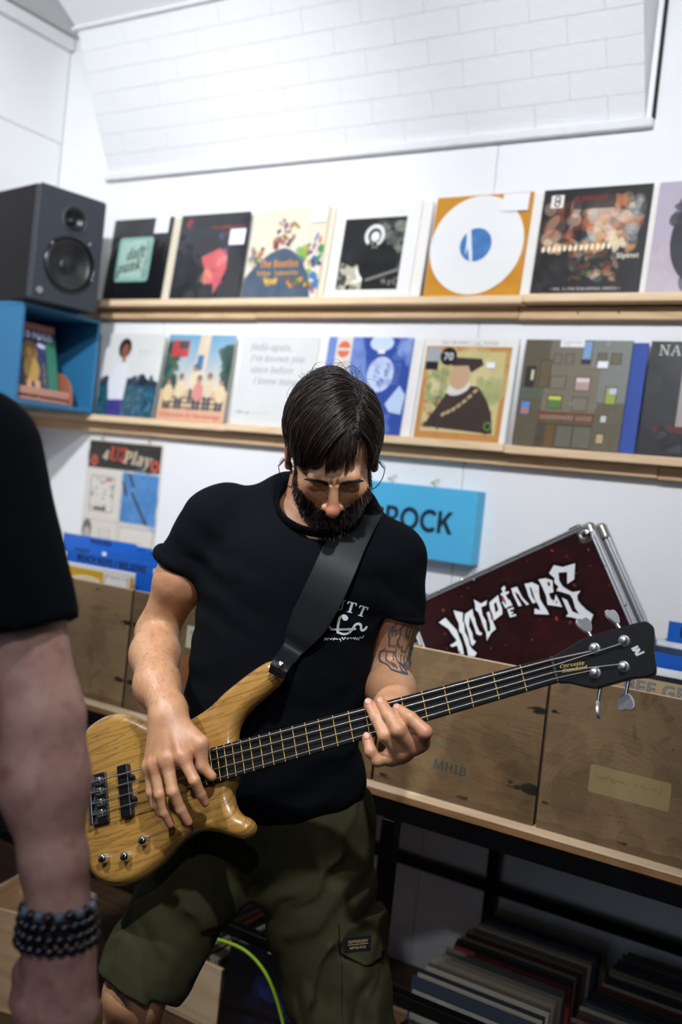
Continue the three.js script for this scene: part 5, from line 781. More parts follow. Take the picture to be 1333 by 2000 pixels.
// ---------------------------------------------------------------- the bass player; local axes: x to the viewer's right, y up, z towards the viewer
const skinBump = dataTex(512, 512, (u, v) => { const a = noise2(u * 170, v * 170, 170, 170), b = noise2(u * 90, v * 40, 90, 40), c = noise2(u * 22, v * 16, 22, 16), n = (a * 0.45 + b * 0.3 + c * 0.25) * 255; return [n, n, n]; }, [8, 8], false);
const skinMat = phys(0xffffff, 0.5, { vertexColors: true, clearcoat: 0.15, clearcoatRoughness: 0.4, bumpMap: skinBump, bumpScale: 0.0004 });
const bodyUV = (g) => { const p = g.attributes.position, uv = new Float32Array(p.count * 2); for (let i = 0; i < p.count; i++) { uv[i * 2] = p.getX(i) + p.getZ(i) * 0.7; uv[i * 2 + 1] = p.getY(i) + p.getZ(i) * 0.35; } g.setAttribute('uv', new THREE.BufferAttribute(uv, 2)); return g; };
const hairMat = phys(0xffffff, 0.38, { vertexColors: true });
const player = thing('person', 'bearded person in black t-shirt and olive cargo shorts bowing over the bass', 'person', PLAYER.pos.toArray(), PLAYER.turn);
const skinTone = (base, red, k) => (x, y, z) => { const n = fbm3(x * 45, y * 45, z * 45), m = noise3(x * 160, y * 160, z * 160); const t = clamp((n - 0.42) * 1.6 * k); return [lerp(base[0], red[0], t) * (0.94 + m * 0.12), lerp(base[1], red[1], t) * (0.94 + m * 0.12), lerp(base[2], red[2], t) * (0.94 + m * 0.12)]; };
const SKIN = lin('#b98a64'), SKIN_RED = lin('#a5674f');
// ---- head frame
const HEAD = new THREE.Matrix4().compose(V(-0.0266, 1.4707, 0.0263), new THREE.Quaternion().setFromRotationMatrix(new THREE.Matrix4().makeRotationZ(0.076).multiply(new THREE.Matrix4().makeRotationY(0.0666)).multiply(new THREE.Matrix4().makeRotationX(0.7726))), V(1, 1, 1));
const HINV = HEAD.clone().invert();
const headParts = [
  [ell([0, 0.045, -0.015], [0.0755, 0.092, 0.098]), 0], [ell([0, -0.03, 0.03], [0.0635, 0.075, 0.066]), 0.03], [ell([0, -0.072, 0.04], [0.05, 0.05, 0.05]), 0.025],
  [cone([-0.034, 0.021, 0.083], [0.034, 0.021, 0.083], 0.0125, 0.0125), 0.016], [cone([0, 0.012, 0.09], [0, -0.028, 0.113], 0.0072, 0.0112), 0.012], [ball([0, -0.033, 0.1165], 0.0118), 0.008], [ball([0.0125, -0.036, 0.103], 0.0078), 0.006], [ball([-0.0125, -0.036, 0.103], 0.0078), 0.006],
  [ell([0.042, -0.022, 0.066], [0.022, 0.018, 0.02]), 0.02], [ell([-0.042, -0.022, 0.066], [0.022, 0.018, 0.02]), 0.02], [ball([0, -0.108, 0.066], 0.022), 0.02],
];
const headBase = union(headParts), eyes = [[0.032, 0.0, 0.0775], [-0.032, 0.0, 0.0775]];
const earF = (s) => { const a = ell([s * 0.0815, -0.004, -0.006], [0.0075, 0.031, 0.019]), b = ell([s * 0.089, -0.004, -0.002], [0.006, 0.019, 0.0105]), lobe = ball([s * 0.079, -0.032, 0.003], 0.0075); return (x, y, z) => smin(smax(a(x, y, z), -b(x, y, z), 0.004), lobe(x, y, z), 0.006); };
const earL = earF(-1), earR = earF(1);
const headLocal = (x, y, z) => {
  let d = headBase(x, y, z);
  for (const [ex, ey, ez] of eyes) { d = smax(d, -(Math.hypot((x - ex) / 1.25, y - ey + 0.001, z - ez - 0.0215) - 0.0115), 0.012); d = smin(d, Math.hypot(x - ex, y - ey, z - ez - 0.001) - 0.0132, 0.004); { const c = Math.abs(Math.hypot(y - ey + 0.004, z - ez - 0.001) - 0.0136), w = Math.abs(x - ex); if (w < 0.012 && y < ey && z > ez) d += 0.0012 * clamp(1 - Math.abs(y - ey + 0.006) / 0.0015) * clamp((0.012 - w) / 0.003); } }
  // nostrils and frown lines
  d = smax(d, -(Math.hypot(Math.abs(x) - 0.0065, (y + 0.0435) * 1.2, z - 0.109) - 0.0036), 0.003); d = smax(d, -(Math.hypot(Math.abs(x) - 0.0055, Math.max(Math.abs(y - 0.024) - 0.009, 0), z - 0.0975) - 0.0022), 0.003);
  d = smin(d, earL(x, y, z), 0.006); d = smin(d, earR(x, y, z), 0.006);
  return d;
};
const he = HINV.elements;
const headF = (x, y, z) => headLocal(he[0] * x + he[4] * y + he[8] * z + he[12], he[1] * x + he[5] * y + he[9] * z + he[13], he[2] * x + he[6] * y + he[10] * z + he[14]);
const headPt = (x, y, z) => V(x, y, z).applyMatrix4(HEAD).toArray();
const neckF = union([[cone(headPt(0, -0.05, -0.03), [-0.045, 1.375, -0.095], 0.058, 0.062), 0], [cone([-0.045, 1.385, -0.095], [-0.06, 1.33, -0.1], 0.062, 0.085), 0.04], [cone(headPt(-0.045, -0.05, -0.02), [-0.07, 1.34, -0.045], 0.014, 0.012), 0.02], [ell([-0.045, 1.325, -0.07], [0.105, 0.05, 0.075]), 0.03]]);
const headNeck = (x, y, z) => smin(headF(x, y, z), neckF(x, y, z), 0.025);
const chainF = (pts, radii, k) => union(pts.slice(1).map((p, i) => [cone(pts[i], p, radii[i], radii[i + 1]), k]));
// ---- plucking arm (viewer's left)
const shR = [-0.244, 1.318, -0.09], elR = [-0.343, 1.082, -0.145], wrR = [-0.268, 0.987, 0.094];
const armR = [[cone(shR, [-0.302, 1.19, -0.115], 0.056, 0.0455), 0], [cone([-0.302, 1.19, -0.115], elR, 0.0455, 0.039), 0.03], [ball([-0.297, 1.2, -0.092], 0.036), 0.035], [cone(elR, [-0.33, 1.05, -0.075], 0.0385, 0.0435), 0.022], [cone([-0.33, 1.05, -0.075], [-0.302, 1.014, 0.03], 0.0435, 0.038), 0.03], [cone([-0.302, 1.014, 0.03], wrR, 0.038, 0.0275), 0.03], [ell([-0.268, 0.99, 0.09], [0.0315, 0.027, 0.026]), 0.02], [cone([-0.318, 1.06, -0.02], [-0.287, 1.03, 0.05], 0.003, 0.0022), 0.012], [cone([-0.287, 1.03, 0.05], [-0.262, 1.0, 0.118], 0.0024, 0.002), 0.01]];
const F = (p, q, r, s, ra, rb, rc, rd) => [[cone(p, q, ra, rb), 0.012], [cone(q, r, rb, rc), 0.004], [cone(r, s, rc, rd), 0.004]];
const handR = [
  [cone([-0.262, 0.972, 0.108], [-0.228, 0.927, 0.15], 0.026, 0.0155), 0.02], [cone([-0.264, 0.97, 0.106], [-0.2536, 0.918, 0.145], 0.026, 0.0155), 0.014], [cone([-0.268, 0.97, 0.104], [-0.272, 0.905, 0.135], 0.026, 0.0145), 0.014], [cone([-0.272, 0.97, 0.102], [-0.2845, 0.898, 0.123], 0.024, 0.0135), 0.014],
  [ball([-0.2253, 0.9238, 0.1565], 0.0125), 0.008], [ball([-0.2536, 0.9136, 0.151], 0.0125), 0.008], [ball([-0.2736, 0.8997, 0.1405], 0.0115), 0.008], [ball([-0.2859, 0.8911, 0.128], 0.0105), 0.008],
  ...F([-0.2253, 0.9238, 0.1555], [-0.1996, 0.8911, 0.1724], [-0.1869, 0.8661, 0.165], [-0.1791, 0.8511, 0.16], 0.0115, 0.0098, 0.0085, 0.0075),
  ...F([-0.2536, 0.9136, 0.149], [-0.2344, 0.8669, 0.1686], [-0.2181, 0.8362, 0.165], [-0.2042, 0.8152, 0.1617], 0.0115, 0.0102, 0.0088, 0.0078),
  ...F([-0.2736, 0.8997, 0.1387], [-0.2587, 0.8553, 0.1542], [-0.2469, 0.8242, 0.1542], [-0.2358, 0.8047, 0.1513], 0.011, 0.0096, 0.0084, 0.0074),
  ...F([-0.2859, 0.8911, 0.1269], [-0.2771, 0.8507, 0.1355], [-0.2676, 0.8286, 0.1362], [-0.2573, 0.8154, 0.1366], 0.0098, 0.0085, 0.0074, 0.0066),
  [cone([-0.256, 0.968, 0.105], [-0.2, 0.9455, 0.1365], 0.024, 0.0145), 0.016], [cone([-0.2, 0.9455, 0.1365], [-0.193, 0.908, 0.142], 0.0135, 0.0112), 0.006], [cone([-0.193, 0.908, 0.142], [-0.1735, 0.893, 0.145], 0.0112, 0.0085), 0.005],
];
// tendons over the back of the hand
for (const [a, b] of [[[-0.262, 0.972, 0.13], [-0.2536, 0.922, 0.158]], [[-0.258, 0.972, 0.13], [-0.229, 0.93, 0.164]], [[-0.268, 0.97, 0.126], [-0.272, 0.91, 0.148]]]) handR.push([cone(a, b, 0.0034, 0.0036), 0.007]);
const armRF = union([...armR, ...handR]);
// ---- fretting arm (viewer's right)
const shL = [0.118, 1.285, -0.09], elL = [0.128, 1.045, -0.135], wrL = [0.142, 0.985, 0.155];
const armL = [[cone(shL, [0.128, 1.17, -0.11], 0.056, 0.0445), 0], [cone([0.128, 1.17, -0.11], elL, 0.0445, 0.039), 0.03], [cone(elL, [0.131, 1.032, -0.06], 0.041, 0.044), 0.02], [cone([0.131, 1.032, -0.06], [0.136, 1.006, 0.07], 0.044, 0.034), 0.03], [cone([0.136, 1.006, 0.07], wrL, 0.034, 0.028), 0.03]];
const handL = [
  [cone([0.14, 0.99, 0.165], [0.1683, 1.0126, 0.2367], 0.026, 0.014), 0.02], [cone([0.14, 0.988, 0.165], [0.1541, 1.0068, 0.2461], 0.026, 0.0145), 0.014], [cone([0.136, 0.984, 0.163], [0.1361, 0.992, 0.2402], 0.025, 0.014), 0.014], [cone([0.132, 0.98, 0.16], [0.123, 0.9808, 0.2302], 0.024, 0.013), 0.014],
  ...F([0.1683, 1.0156, 0.2427], [0.1688, 1.0411, 0.2805], [0.1446, 1.0582, 0.2693], [0.1264, 1.0631, 0.2405], 0.0128, 0.0116, 0.0104, 0.0092),
  ...F([0.1541, 1.0098, 0.2541], [0.1275, 1.0374, 0.2719], [0.1113, 1.0543, 0.252], [0.0982, 1.0678, 0.2274], 0.013, 0.0118, 0.0106, 0.0096),
  ...F([0.1361, 0.996, 0.2482], [0.1073, 1.0237, 0.2602], [0.0922, 1.0457, 0.239], [0.0788, 1.0624, 0.2186], 0.0126, 0.0112, 0.0102, 0.0092),
  ...F([0.123, 0.9838, 0.2372], [0.1009, 0.9796, 0.2491], [0.0884, 0.9928, 0.2493], [0.0809, 1.0106, 0.2353], 0.0112, 0.0104, 0.0096, 0.0088),
  [cone([0.132, 0.992, 0.166], [0.1404, 1.022, 0.184], 0.02, 0.0135), 0.014], [cone([0.1404, 1.022, 0.184], [0.114, 1.046, 0.185], 0.012, 0.009), 0.006],
];
const armLF = union([...armL, ...handL]);
// ---- trunk and legs (mostly inside the clothes)
const hipR = [-0.15, 0.735, -0.11], knR = [-0.284, 0.448, 0.045], anR = [-0.31, 0.005, -0.06], hipL = [0.02, 0.735, -0.11], knL = [0.1, 0.44, 0.02], anL = [0.15, 0.005, -0.12];
const trunkF = union([[cone([-0.06, 1.28, -0.1], [-0.09, 0.95, -0.1], 0.12, 0.115), 0], [cone([-0.2, 1.31, -0.1], [0.07, 1.3, -0.1], 0.06, 0.06), 0.06], [cone([-0.1, 0.95, -0.1], [-0.055, 0.78, -0.11], 0.105, 0.1), 0.05], [cone(hipR, knR, 0.07, 0.054), 0.03], [cone(knR, [-0.295, 0.28, -0.02], 0.052, 0.056), 0.03], [cone([-0.295, 0.28, -0.02], anR, 0.056, 0.036), 0.03], [cone(hipL, knL, 0.07, 0.054), 0.03], [cone(knL, [0.122, 0.28, -0.05], 0.052, 0.056), 0.03], [cone([0.122, 0.28, -0.05], anL, 0.056, 0.036), 0.03]]);
const tone = skinTone(SKIN, SKIN_RED, 0.8);
const faceTone = (x, y, z) => { const p = V(x, y, z).applyMatrix4(HINV); const nose = clamp(1 - Math.hypot(p.x, p.y + 0.03, p.z - 0.115) / 0.035), cheek = clamp(1 - Math.hypot(Math.abs(p.x) - 0.04, p.y + 0.018, p.z - 0.08) / 0.03), ear = Math.abs(p.x) > 0.076 ? 0.4 : 0, c = tone(x, y, z), r = lin('#a8574a'), t = clamp(nose * 0.75 + cheek * 0.35 + ear); return [lerp(c[0], r[0], t), lerp(c[1], r[1], t), lerp(c[2], r[2], t)]; };
const knuckles = [[-0.2253, 0.9238, 0.1565], [-0.2536, 0.9136, 0.151], [-0.2736, 0.8997, 0.1405], [-0.1791, 0.8511, 0.16], [-0.2042, 0.8152, 0.1617], [-0.2358, 0.8047, 0.1513], [0.0788, 1.0624, 0.2186], [0.0982, 1.0678, 0.2274], [0.1264, 1.0631, 0.2405], [0.0809, 1.0106, 0.2353], [0.1688, 1.0411, 0.2805], [0.1541, 1.0098, 0.2541], [0.1361, 0.996, 0.2482]];
const handTone = (x, y, z) => { const c = tone(x, y, z), r = lin('#b0604f'); let t = 0; for (const k of knuckles) t = Math.max(t, clamp(1.2 - Math.hypot(x - k[0], y - k[1], z - k[2]) / 0.018)); t *= 0.6; return [lerp(c[0], r[0], t), lerp(c[1], r[1], t), lerp(c[2], r[2], t)]; };
const gHead = tint(nets(headNeck, [-0.15, 1.27, -0.2], [0.09, 1.65, 0.2], 0.0026), faceTone);
const gArmR = tint(nets(armRF, [-0.42, 0.79, -0.21], [-0.15, 1.41, 0.2], 0.0032), handTone), gArmL = tint(nets(armLF, [0.05, 0.94, -0.21], [0.21, 1.39, 0.31], 0.0032), handTone);
const gTrunk = tint(nets(trunkF, [-0.37, -0.05, -0.24], [0.24, 1.4, 0.13], 0.011), tone);
part(player, 'body', bodyUV(joinIndexed([gHead, gArmR, gArmL, gTrunk])), skinMat);
// finger nails of the fretting hand
{
  const nm = phys('#b98c7a', 0.42);
  for (const [c, d] of [[[0.0788, 1.0624, 0.2186], [0.0922, 1.0457, 0.239]], [[0.0982, 1.0678, 0.2274], [0.1113, 1.0543, 0.252]], [[0.1264, 1.0631, 0.2405], [0.1446, 1.0582, 0.2693]], [[0.0809, 1.0106, 0.2353], [0.0884, 0.9928, 0.2493]]]) {
    const a = V(...c), dir = a.clone().sub(V(...d)).normalize(), out = V(-0.16, 0.5, 0.86).projectOnPlane(dir).normalize(), g = new THREE.SphereGeometry(1, 14, 8); g.scale(0.0056, 0.0068, 0.002);
    const m = new THREE.Matrix4().makeBasis(dir.clone().cross(out), dir, out); g.applyMatrix4(m); const p = a.clone().addScaledVector(out, 0.0084); g.translate(p.x, p.y, p.z); part(player, 'finger_nail', g, nm);
  }
}
// fine hair on the plucking forearm
{
  const list = [], r = rng(83), g3 = (x, y, z) => { const e = 0.002; return V(armRF(x + e, y, z) - armRF(x - e, y, z), armRF(x, y + e, z) - armRF(x, y - e, z), armRF(x, y, z + e) - armRF(x, y, z - e)).normalize(); }, ax = V(...wrR).sub(V(...elR)).normalize();
  for (let i = 0; i < 900; i++) { const t = r() * 1.05 - 0.02, a = r() * Math.PI * 2, c = V(...elR).lerp(V(...wrR), t), u = V(1, 0, 0).cross(ax).normalize(), v = ax.clone().cross(u), q = c.addScaledVector(u, Math.cos(a) * 0.045).addScaledVector(v, Math.sin(a) * 0.045); for (let k = 0; k < 6; k++) { const d = armRF(q.x, q.y, q.z); q.addScaledVector(g3(q.x, q.y, q.z), -d); } const n = g3(q.x, q.y, q.z), d = ax.clone().addScaledVector(n, 0.35).add(V((r() - 0.5) * 0.9, (r() - 0.5) * 0.5, (r() - 0.5) * 0.5)).normalize(), L = 0.007 + r() * 0.007, pts = []; for (let k = 0; k <= 2; k++) pts.push([q.x + d.x * L * k / 2, q.y + d.y * L * k / 2, q.z + d.z * L * k / 2]); list.push({ pts, r: 0.00016, color: lin(r() < 0.5 ? '#5a4232' : '#8a6a50') }); }
  part(player, 'arm_hair', strands(list), hairMat);
}
// ---- t-shirt
const COL = [-0.04, 1.377, -0.03], COLN = V(0.0, 0.78, 0.62).normalize();
const shirtOuter = (() => {
  const core = union([[ell([-0.068, 1.25, -0.085], [0.182, 0.13, 0.125]), 0], [ell([-0.085, 1.12, -0.085], [0.172, 0.16, 0.122]), 0.08], [ell([-0.092, 0.95, -0.08], [0.172, 0.18, 0.115]), 0.09], [ell([-0.06, 0.82, -0.085], [0.165, 0.1, 0.118]), 0.08], [cone([-0.212, 1.345, -0.095], [0.085, 1.298, -0.095], 0.05, 0.052), 0.05], [cone([-0.1, 1.385, -0.1], [0.02, 1.375, -0.1], 0.045, 0.045), 0.06]]);
  const slR = union([[cone(shR, [-0.3, 1.2, -0.112], 0.064, 0.062), 0]]), slL = union([[cone([0.112, 1.285, -0.09], [0.126, 1.16, -0.106], 0.064, 0.0625), 0]]);
  const cutR = { p: V(-0.297, 1.222, -0.108), n: V(-0.3, -0.93, -0.12).normalize() }, cutL = { p: V(0.13, 1.172, -0.104), n: V(-0.18, -0.98, -0.03).normalize() };
  const hole = union([[cone(shR, [-0.322, 1.14, -0.125], 0.05, 0.0535), 0]]), holeL = union([[cone(shL, [0.126, 1.1, -0.12], 0.05, 0.0535), 0]]);
  return (x, y, z) => {
    let d = core(x, y, z); d = smax(d, 0.777 + (x + 0.1) * 0.09 - y, 0.006);
    let a = slR(x, y, z); a = smax(a, (x - cutR.p.x) * cutR.n.x + (y - cutR.p.y) * cutR.n.y + (z - cutR.p.z) * cutR.n.z, 0.004);
    let b = slL(x, y, z); b = smax(b, (x - cutL.p.x) * cutL.n.x + (y - cutL.p.y) * cutL.n.y + (z - cutL.p.z) * cutL.n.z, 0.004);
    d = smin(smin(d, a, 0.035), b, 0.035);
    // folds: drawn from the armpits and hanging over the waist
    const f1 = Math.sin((x * 0.9 + y * 1.5) * 60 + fbm3(x * 9, y * 9, z * 9) * 9), f2 = Math.sin((y * 1.2 - x * 0.55) * 58 + fbm3(x * 8 + 4, y * 8, z * 8) * 10), low = sstep(1.15, 0.95, y), arm = clamp(1.4 - Math.min(Math.hypot(x + 0.25, y - 1.2), Math.hypot(x - 0.085, y - 1.2)) / 0.12);
    d += 0.0026 * f2 * low + 0.0024 * f1 * arm + 0.005 * (fbm3(x * 13, y * 9, z * 13) - 0.5);
    if (y > 1.1) { const h1 = hole(x, y, z), h2 = holeL(x, y, z); if (x < -0.2 && y < 1.24) d = smax(d, -h1, 0.003); if (x > 0.05 && y < 1.19) d = smax(d, -h2, 0.003); const cx = x - COL[0], cy = y - COL[1], cz = z - COL[2], s = cx * COLN.x + cy * COLN.y + cz * COLN.z, rad = Math.sqrt(Math.max(cx * cx + cy * cy + cz * cz - s * s, 0)); if (y > 1.25) d = smax(d, -Math.max(rad - 0.079, -s - 0.03), 0.006); }
    return d;
  };
})();
const shirtGeo = nets(shirtOuter, [-0.41, 0.74, -0.24], [0.23, 1.46, 0.1], 0.005);
const shirtMat = phys(0x05080d, 0.9, { specularIntensity: 0.2 });
const shirt = part(player, 't_shirt', shirtGeo, shirtMat);
// surface point of a field, looking from the viewer's side along -z
function frontOf(f, x, y, z0 = 0.35) { let z = z0; for (let i = 0; i < 200; i++) { const d = f(x, y, z); if (d < 0.0006) break; z -= Math.max(d * 0.6, 0.0006); if (z < -0.4) break; } return z; }
{ // rolled cuff of the plucking arm's sleeve, hem of the other and collar rib
  const ring = (c, n, ra, rt, name, sq = 1) => { const g = new THREE.TorusGeometry(ra, rt, 12, 48); g.scale(1, sq, 1.6); g.applyQuaternion(new THREE.Quaternion().setFromUnitVectors(V(0, 0, 1), V(...n).normalize())); part(shirt, name, g, shirtMat, c); };
  ring([-0.2945, 1.232, -0.1075], [-0.3, -0.93, -0.12], 0.0595, 0.0075, 'rolled_cuff'); ring([0.1245, 1.178, -0.1035], [-0.18, -0.98, -0.03], 0.0605, 0.004, 'cuff'); { const g = new THREE.TorusGeometry(0.081, 0.004, 10, 64); g.scale(1, 1, 2.6); g.applyQuaternion(new THREE.Quaternion().setFromUnitVectors(V(0, 0, 1), COLN)); part(shirt, 'collar', g, shirtMat, [COL[0] - COLN.x * 0.004, COL[1] - COLN.y * 0.004, COL[2] - COLN.z * 0.004]); }
}
// chest print and tattoo
{
  const tmp = new THREE.Mesh(shirtGeo), zf = frontOf(shirtOuter, 0.03, 1.18);
  const print = canvasTex(512, 512, (g, w, h) => { g.clearRect(0, 0, w, h); const c = '#cfd6d9'; 'MUTT'.split('').forEach((s, i) => { text(g, s, 90 + i * 98, 150 + (i - 1) * (i - 1) * 6 + i * 18, 128, c, { font: 'serif', bold: true, rot: 0.1 + i * 0.07 }); });
    g.lineWidth = 20; g.strokeStyle = c; g.lineCap = 'round'; g.beginPath(); g.moveTo(110, 330); g.lineTo(135, 372); g.lineTo(330, 372); g.stroke(); g.beginPath(); g.moveTo(190, 400); g.bezierCurveTo(180, 270, 200, 250, 240, 262); g.bezierCurveTo(290, 300, 210, 300, 230, 262); g.stroke(); g.beginPath(); g.moveTo(190, 396); g.bezierCurveTo(260, 440, 300, 400, 320, 350); g.bezierCurveTo(340, 320, 380, 330, 380, 360); g.bezierCurveTo(380, 400, 410, 400, 430, 370); g.stroke(); scrib(g, 250, 455, 330, 44, c, 61, 7); });
  const dg = new DecalGeometry(tmp, V(0.03, 1.178, zf), new THREE.Euler(0, 0.12, 0.06), V(0.12, 0.115, 0.1));
  { const p = dg.attributes.position, n = dg.attributes.normal; for (let i = 0; i < p.count; i++) p.setXYZ(i, p.getX(i) + n.getX(i) * 0.0007, p.getY(i) + n.getY(i) * 0.0007, p.getZ(i) + n.getZ(i) * 0.0007); }
  part(shirt, 'chest_print', dg, std(0xffffff, 0.7, { map: print, transparent: true, alphaTest: 0.3, polygonOffset: true, polygonOffsetFactor: -2 }));
  const ink = canvasTex(512, 640, (g, w, h) => { g.clearRect(0, 0, w, h); g.strokeStyle = '#3d5363'; g.fillStyle = '#3d5363'; g.lineWidth = 12; g.lineJoin = 'round'; const q = rng(4); const L = (pts) => { g.beginPath(); pts.forEach(([x, y], i) => (i ? g.lineTo(x, y) : g.moveTo(x, y))); g.stroke(); };
    L([[190, 60], [150, 110], [130, 190], [150, 240], [170, 330], [220, 330], [260, 300]]); L([[150, 160], [190, 150], [200, 190], [160, 200], [150, 160]]); L([[260, 70], [220, 130], [240, 200], [230, 280], [270, 340], [300, 330], [300, 380], [350, 390], [360, 310], [390, 300]]); L([[320, 60], [290, 120], [300, 190], [340, 230], [330, 150], [350, 80]]); L([[400, 70], [380, 160], [400, 190], [385, 215], [370, 190]]); L([[430, 70], [440, 200], [410, 330], [430, 420]]); L([[150, 380], [120, 420], [125, 560], [200, 575], [280, 590]]); L([[130, 400], [230, 400], [230, 500]]); L([[170, 430], [165, 540]]); L([[250, 440], [290, 590], [220, 560]]); L([[240, 350], [250, 440]]); L([[310, 420], [300, 560]]); L([[350, 430], [350, 560], [410, 600]]); L([[400, 440], [380, 580]]); L([[430, 450], [420, 620]]);
    for (let i = 0; i < 26; i++) { g.globalAlpha = 0.7; const x = 380 + q() * 110, y = 80 + q() * 480; L([[x, y], [x + (q() - 0.5) * 20, y + 30 + q() * 60]]); } for (let i = 0; i < 5; i++) { g.beginPath(); g.ellipse(190 + i * 44, 530 + (i % 2) * 16, 8, 22, 0.2, 0, 7); g.fill(); } });
  const am = new THREE.Mesh(gArmL), ag = new DecalGeometry(am, V(0.142, 1.118, -0.065), new THREE.Euler(0, 0.35, -0.02), V(0.098, 0.112, 0.09));
  { const p = ag.attributes.position, n = ag.attributes.normal; for (let i = 0; i < p.count; i++) p.setXYZ(i, p.getX(i) + n.getX(i) * 0.0005, p.getY(i) + n.getY(i) * 0.0005, p.getZ(i) + n.getZ(i) * 0.0005); }
  part(player, 'tattoo', ag, std(0xffffff, 0.5, { map: ink, transparent: true, alphaTest: 0.3, polygonOffset: true, polygonOffsetFactor: -2 }));
}
// ---- cargo shorts
const shortsF = (() => {
  const hips = union([[ell([-0.045, 0.775, -0.1], [0.168, 0.09, 0.122]), 0], [cone([-0.152, 0.735, -0.1], [-0.285, 0.45, 0.038], 0.1, 0.084), 0.05], [cone([0.005, 0.72, -0.1], [0.1, 0.42, 0.01], 0.122, 0.094), 0.05]]);
  return (x, y, z) => {
    let d = hips(x, y, z); const left = x < -0.1;
    const n = left ? V(-0.3, -0.9, 0.26) : V(0.1, -0.99, 0.05), p = left ? V(-0.28, 0.455, 0.03) : V(0.11, 0.405, 0.02); n.normalize();
    d = smax(d, (x - p.x) * n.x + (y - p.y) * n.y + (z - p.z) * n.z, 0.005);
    const w = fbm3(x * 7, y * 7, z * 7), f = Math.sin((left ? y * 0.75 + x * 0.9 : y * 0.9 - x * 1.3) * 60 + w * 12);
    d += 0.0042 * f * sstep(0.78, 0.62, y) + 0.009 * (fbm3(x * 11, y * 8, z * 11) - 0.5) - 0.004 * Math.pow(Math.max(0, Math.sin((left ? y * 0.5 + x * 1.1 : y * 0.7 - x * 1.5) * 38 + w * 8)), 6);
    if (y < 0.5) d = smax(d, -(trunkF(x, y, z) - 0.004), 0.004);
    return d;
  };
})();
const shortsGeo = nets(shortsF, [-0.41, 0.36, -0.26], [0.26, 0.88, 0.17], 0.0062);
const olive = phys(0x2c2c18, 0.9, { specularIntensity: 0.4 });
const shorts = part(player, 'shorts', shortsGeo, olive);
{
  // cargo pocket on the outer thigh with its flap, seam, label and button
  const c = V(0.158, 0.5, 0.0), region = (x, y, z, cx, cy, hx, hy, sl) => Math.max(Math.abs(x - cx - (y - cy) * sl) - hx, Math.abs(y - cy) - hy, -z - 0.06);
  const pocketF = (x, y, z) => smax(shortsF(x, y, z) - 0.007 - 0.003 * Math.sin((x * 2 + y) * 55 + z * 20), region(x, y, z, 0.152, 0.475, 0.056, 0.098, -0.13), 0.004), flapF = (x, y, z) => smax(shortsF(x, y, z) - 0.0135, Math.max(region(x, y, z, 0.138, 0.588, 0.058, 0.034, -0.2), (0.566 - (x - 0.1) * 0.42) - y), 0.004);
  const pg = nets(pocketF, [0.04, 0.35, -0.08], [0.26, 0.6, 0.16], 0.0042), fg = nets(flapF, [0.04, 0.52, -0.08], [0.26, 0.64, 0.16], 0.0036);
  part(shorts, 'cargo_pocket', pg, olive); part(shorts, 'pocket_flap', fg, olive);
  const zf = frontOf(flapF, 0.104, 0.592), tag = canvasTex(256, 160, (g) => { g.fillStyle = '#0b0c10'; g.fillRect(0, 0, 256, 160); text(g, 'SUPERDRY', 128, 52, 42, '#b9a46a', { bold: true, sx: 0.95 }); g.fillStyle = '#b9a46a'; g.fillRect(28, 78, 200, 8); text(g, 'MFG/CO', 128, 116, 40, '#b9a46a', { bold: true }); });
  const te = std(0x0b0c10, 0.7); part(shorts, 'fabric_label', new THREE.BoxGeometry(0.05, 0.029, 0.0018), [te, te, te, te, std(0xffffff, 0.7, { map: tag }), te], [0.112, 0.592, zf + 0.0045], [0.05, 0.3, 0.05]);
  const zb = frontOf(flapF, 0.162, 0.562); part(shorts, 'button', new THREE.SphereGeometry(0.006, 14, 8).scale(1, 1, 0.4), std(0x15161a, 0.25, { metalness: 0.7 }), [0.162, 0.562, zb + 0.001], [0, 0.6, 0]);
  const seam = []; for (let y = 0.56; y > 0.42; y -= 0.01) { const x = 0.088 + (0.56 - y) * 0.1; seam.push([x, y, frontOf(shortsF, x, y) + 0.0006]); } part(shorts, 'seam', tube(seam, 0.0012, 40, 6), std(0x2c2e1e, 0.9));
}
// ---- shoes, out of the picture but standing on the floor
for (const [a, s] of [[anR, -0.25], [anL, 0.2]]) {
  const g = nets(union([[ell([0, 0.045, 0.06], [0.048, 0.042, 0.12]), 0], [cone([0, 0.06, -0.02], [0, 0.1, -0.03], 0.045, 0.045), 0.03]]), [-0.07, 0.0, -0.1], [0.07, 0.16, 0.2], 0.008); g.rotateY(s); g.translate(a[0], FLOOR + 0.002, a[2] + 0.02);
  part(player, 'shoe', g, std(0x16171a, 0.6)); const so = rbox(0.1, 0.022, 0.26, 0.01, 2); so.translate(0, 0.012, 0.055); so.rotateY(s); so.translate(a[0], FLOOR + 0.001, a[2] + 0.02); part(player, 'shoe_sole', so, std(0xc9c9c4, 0.7));
}
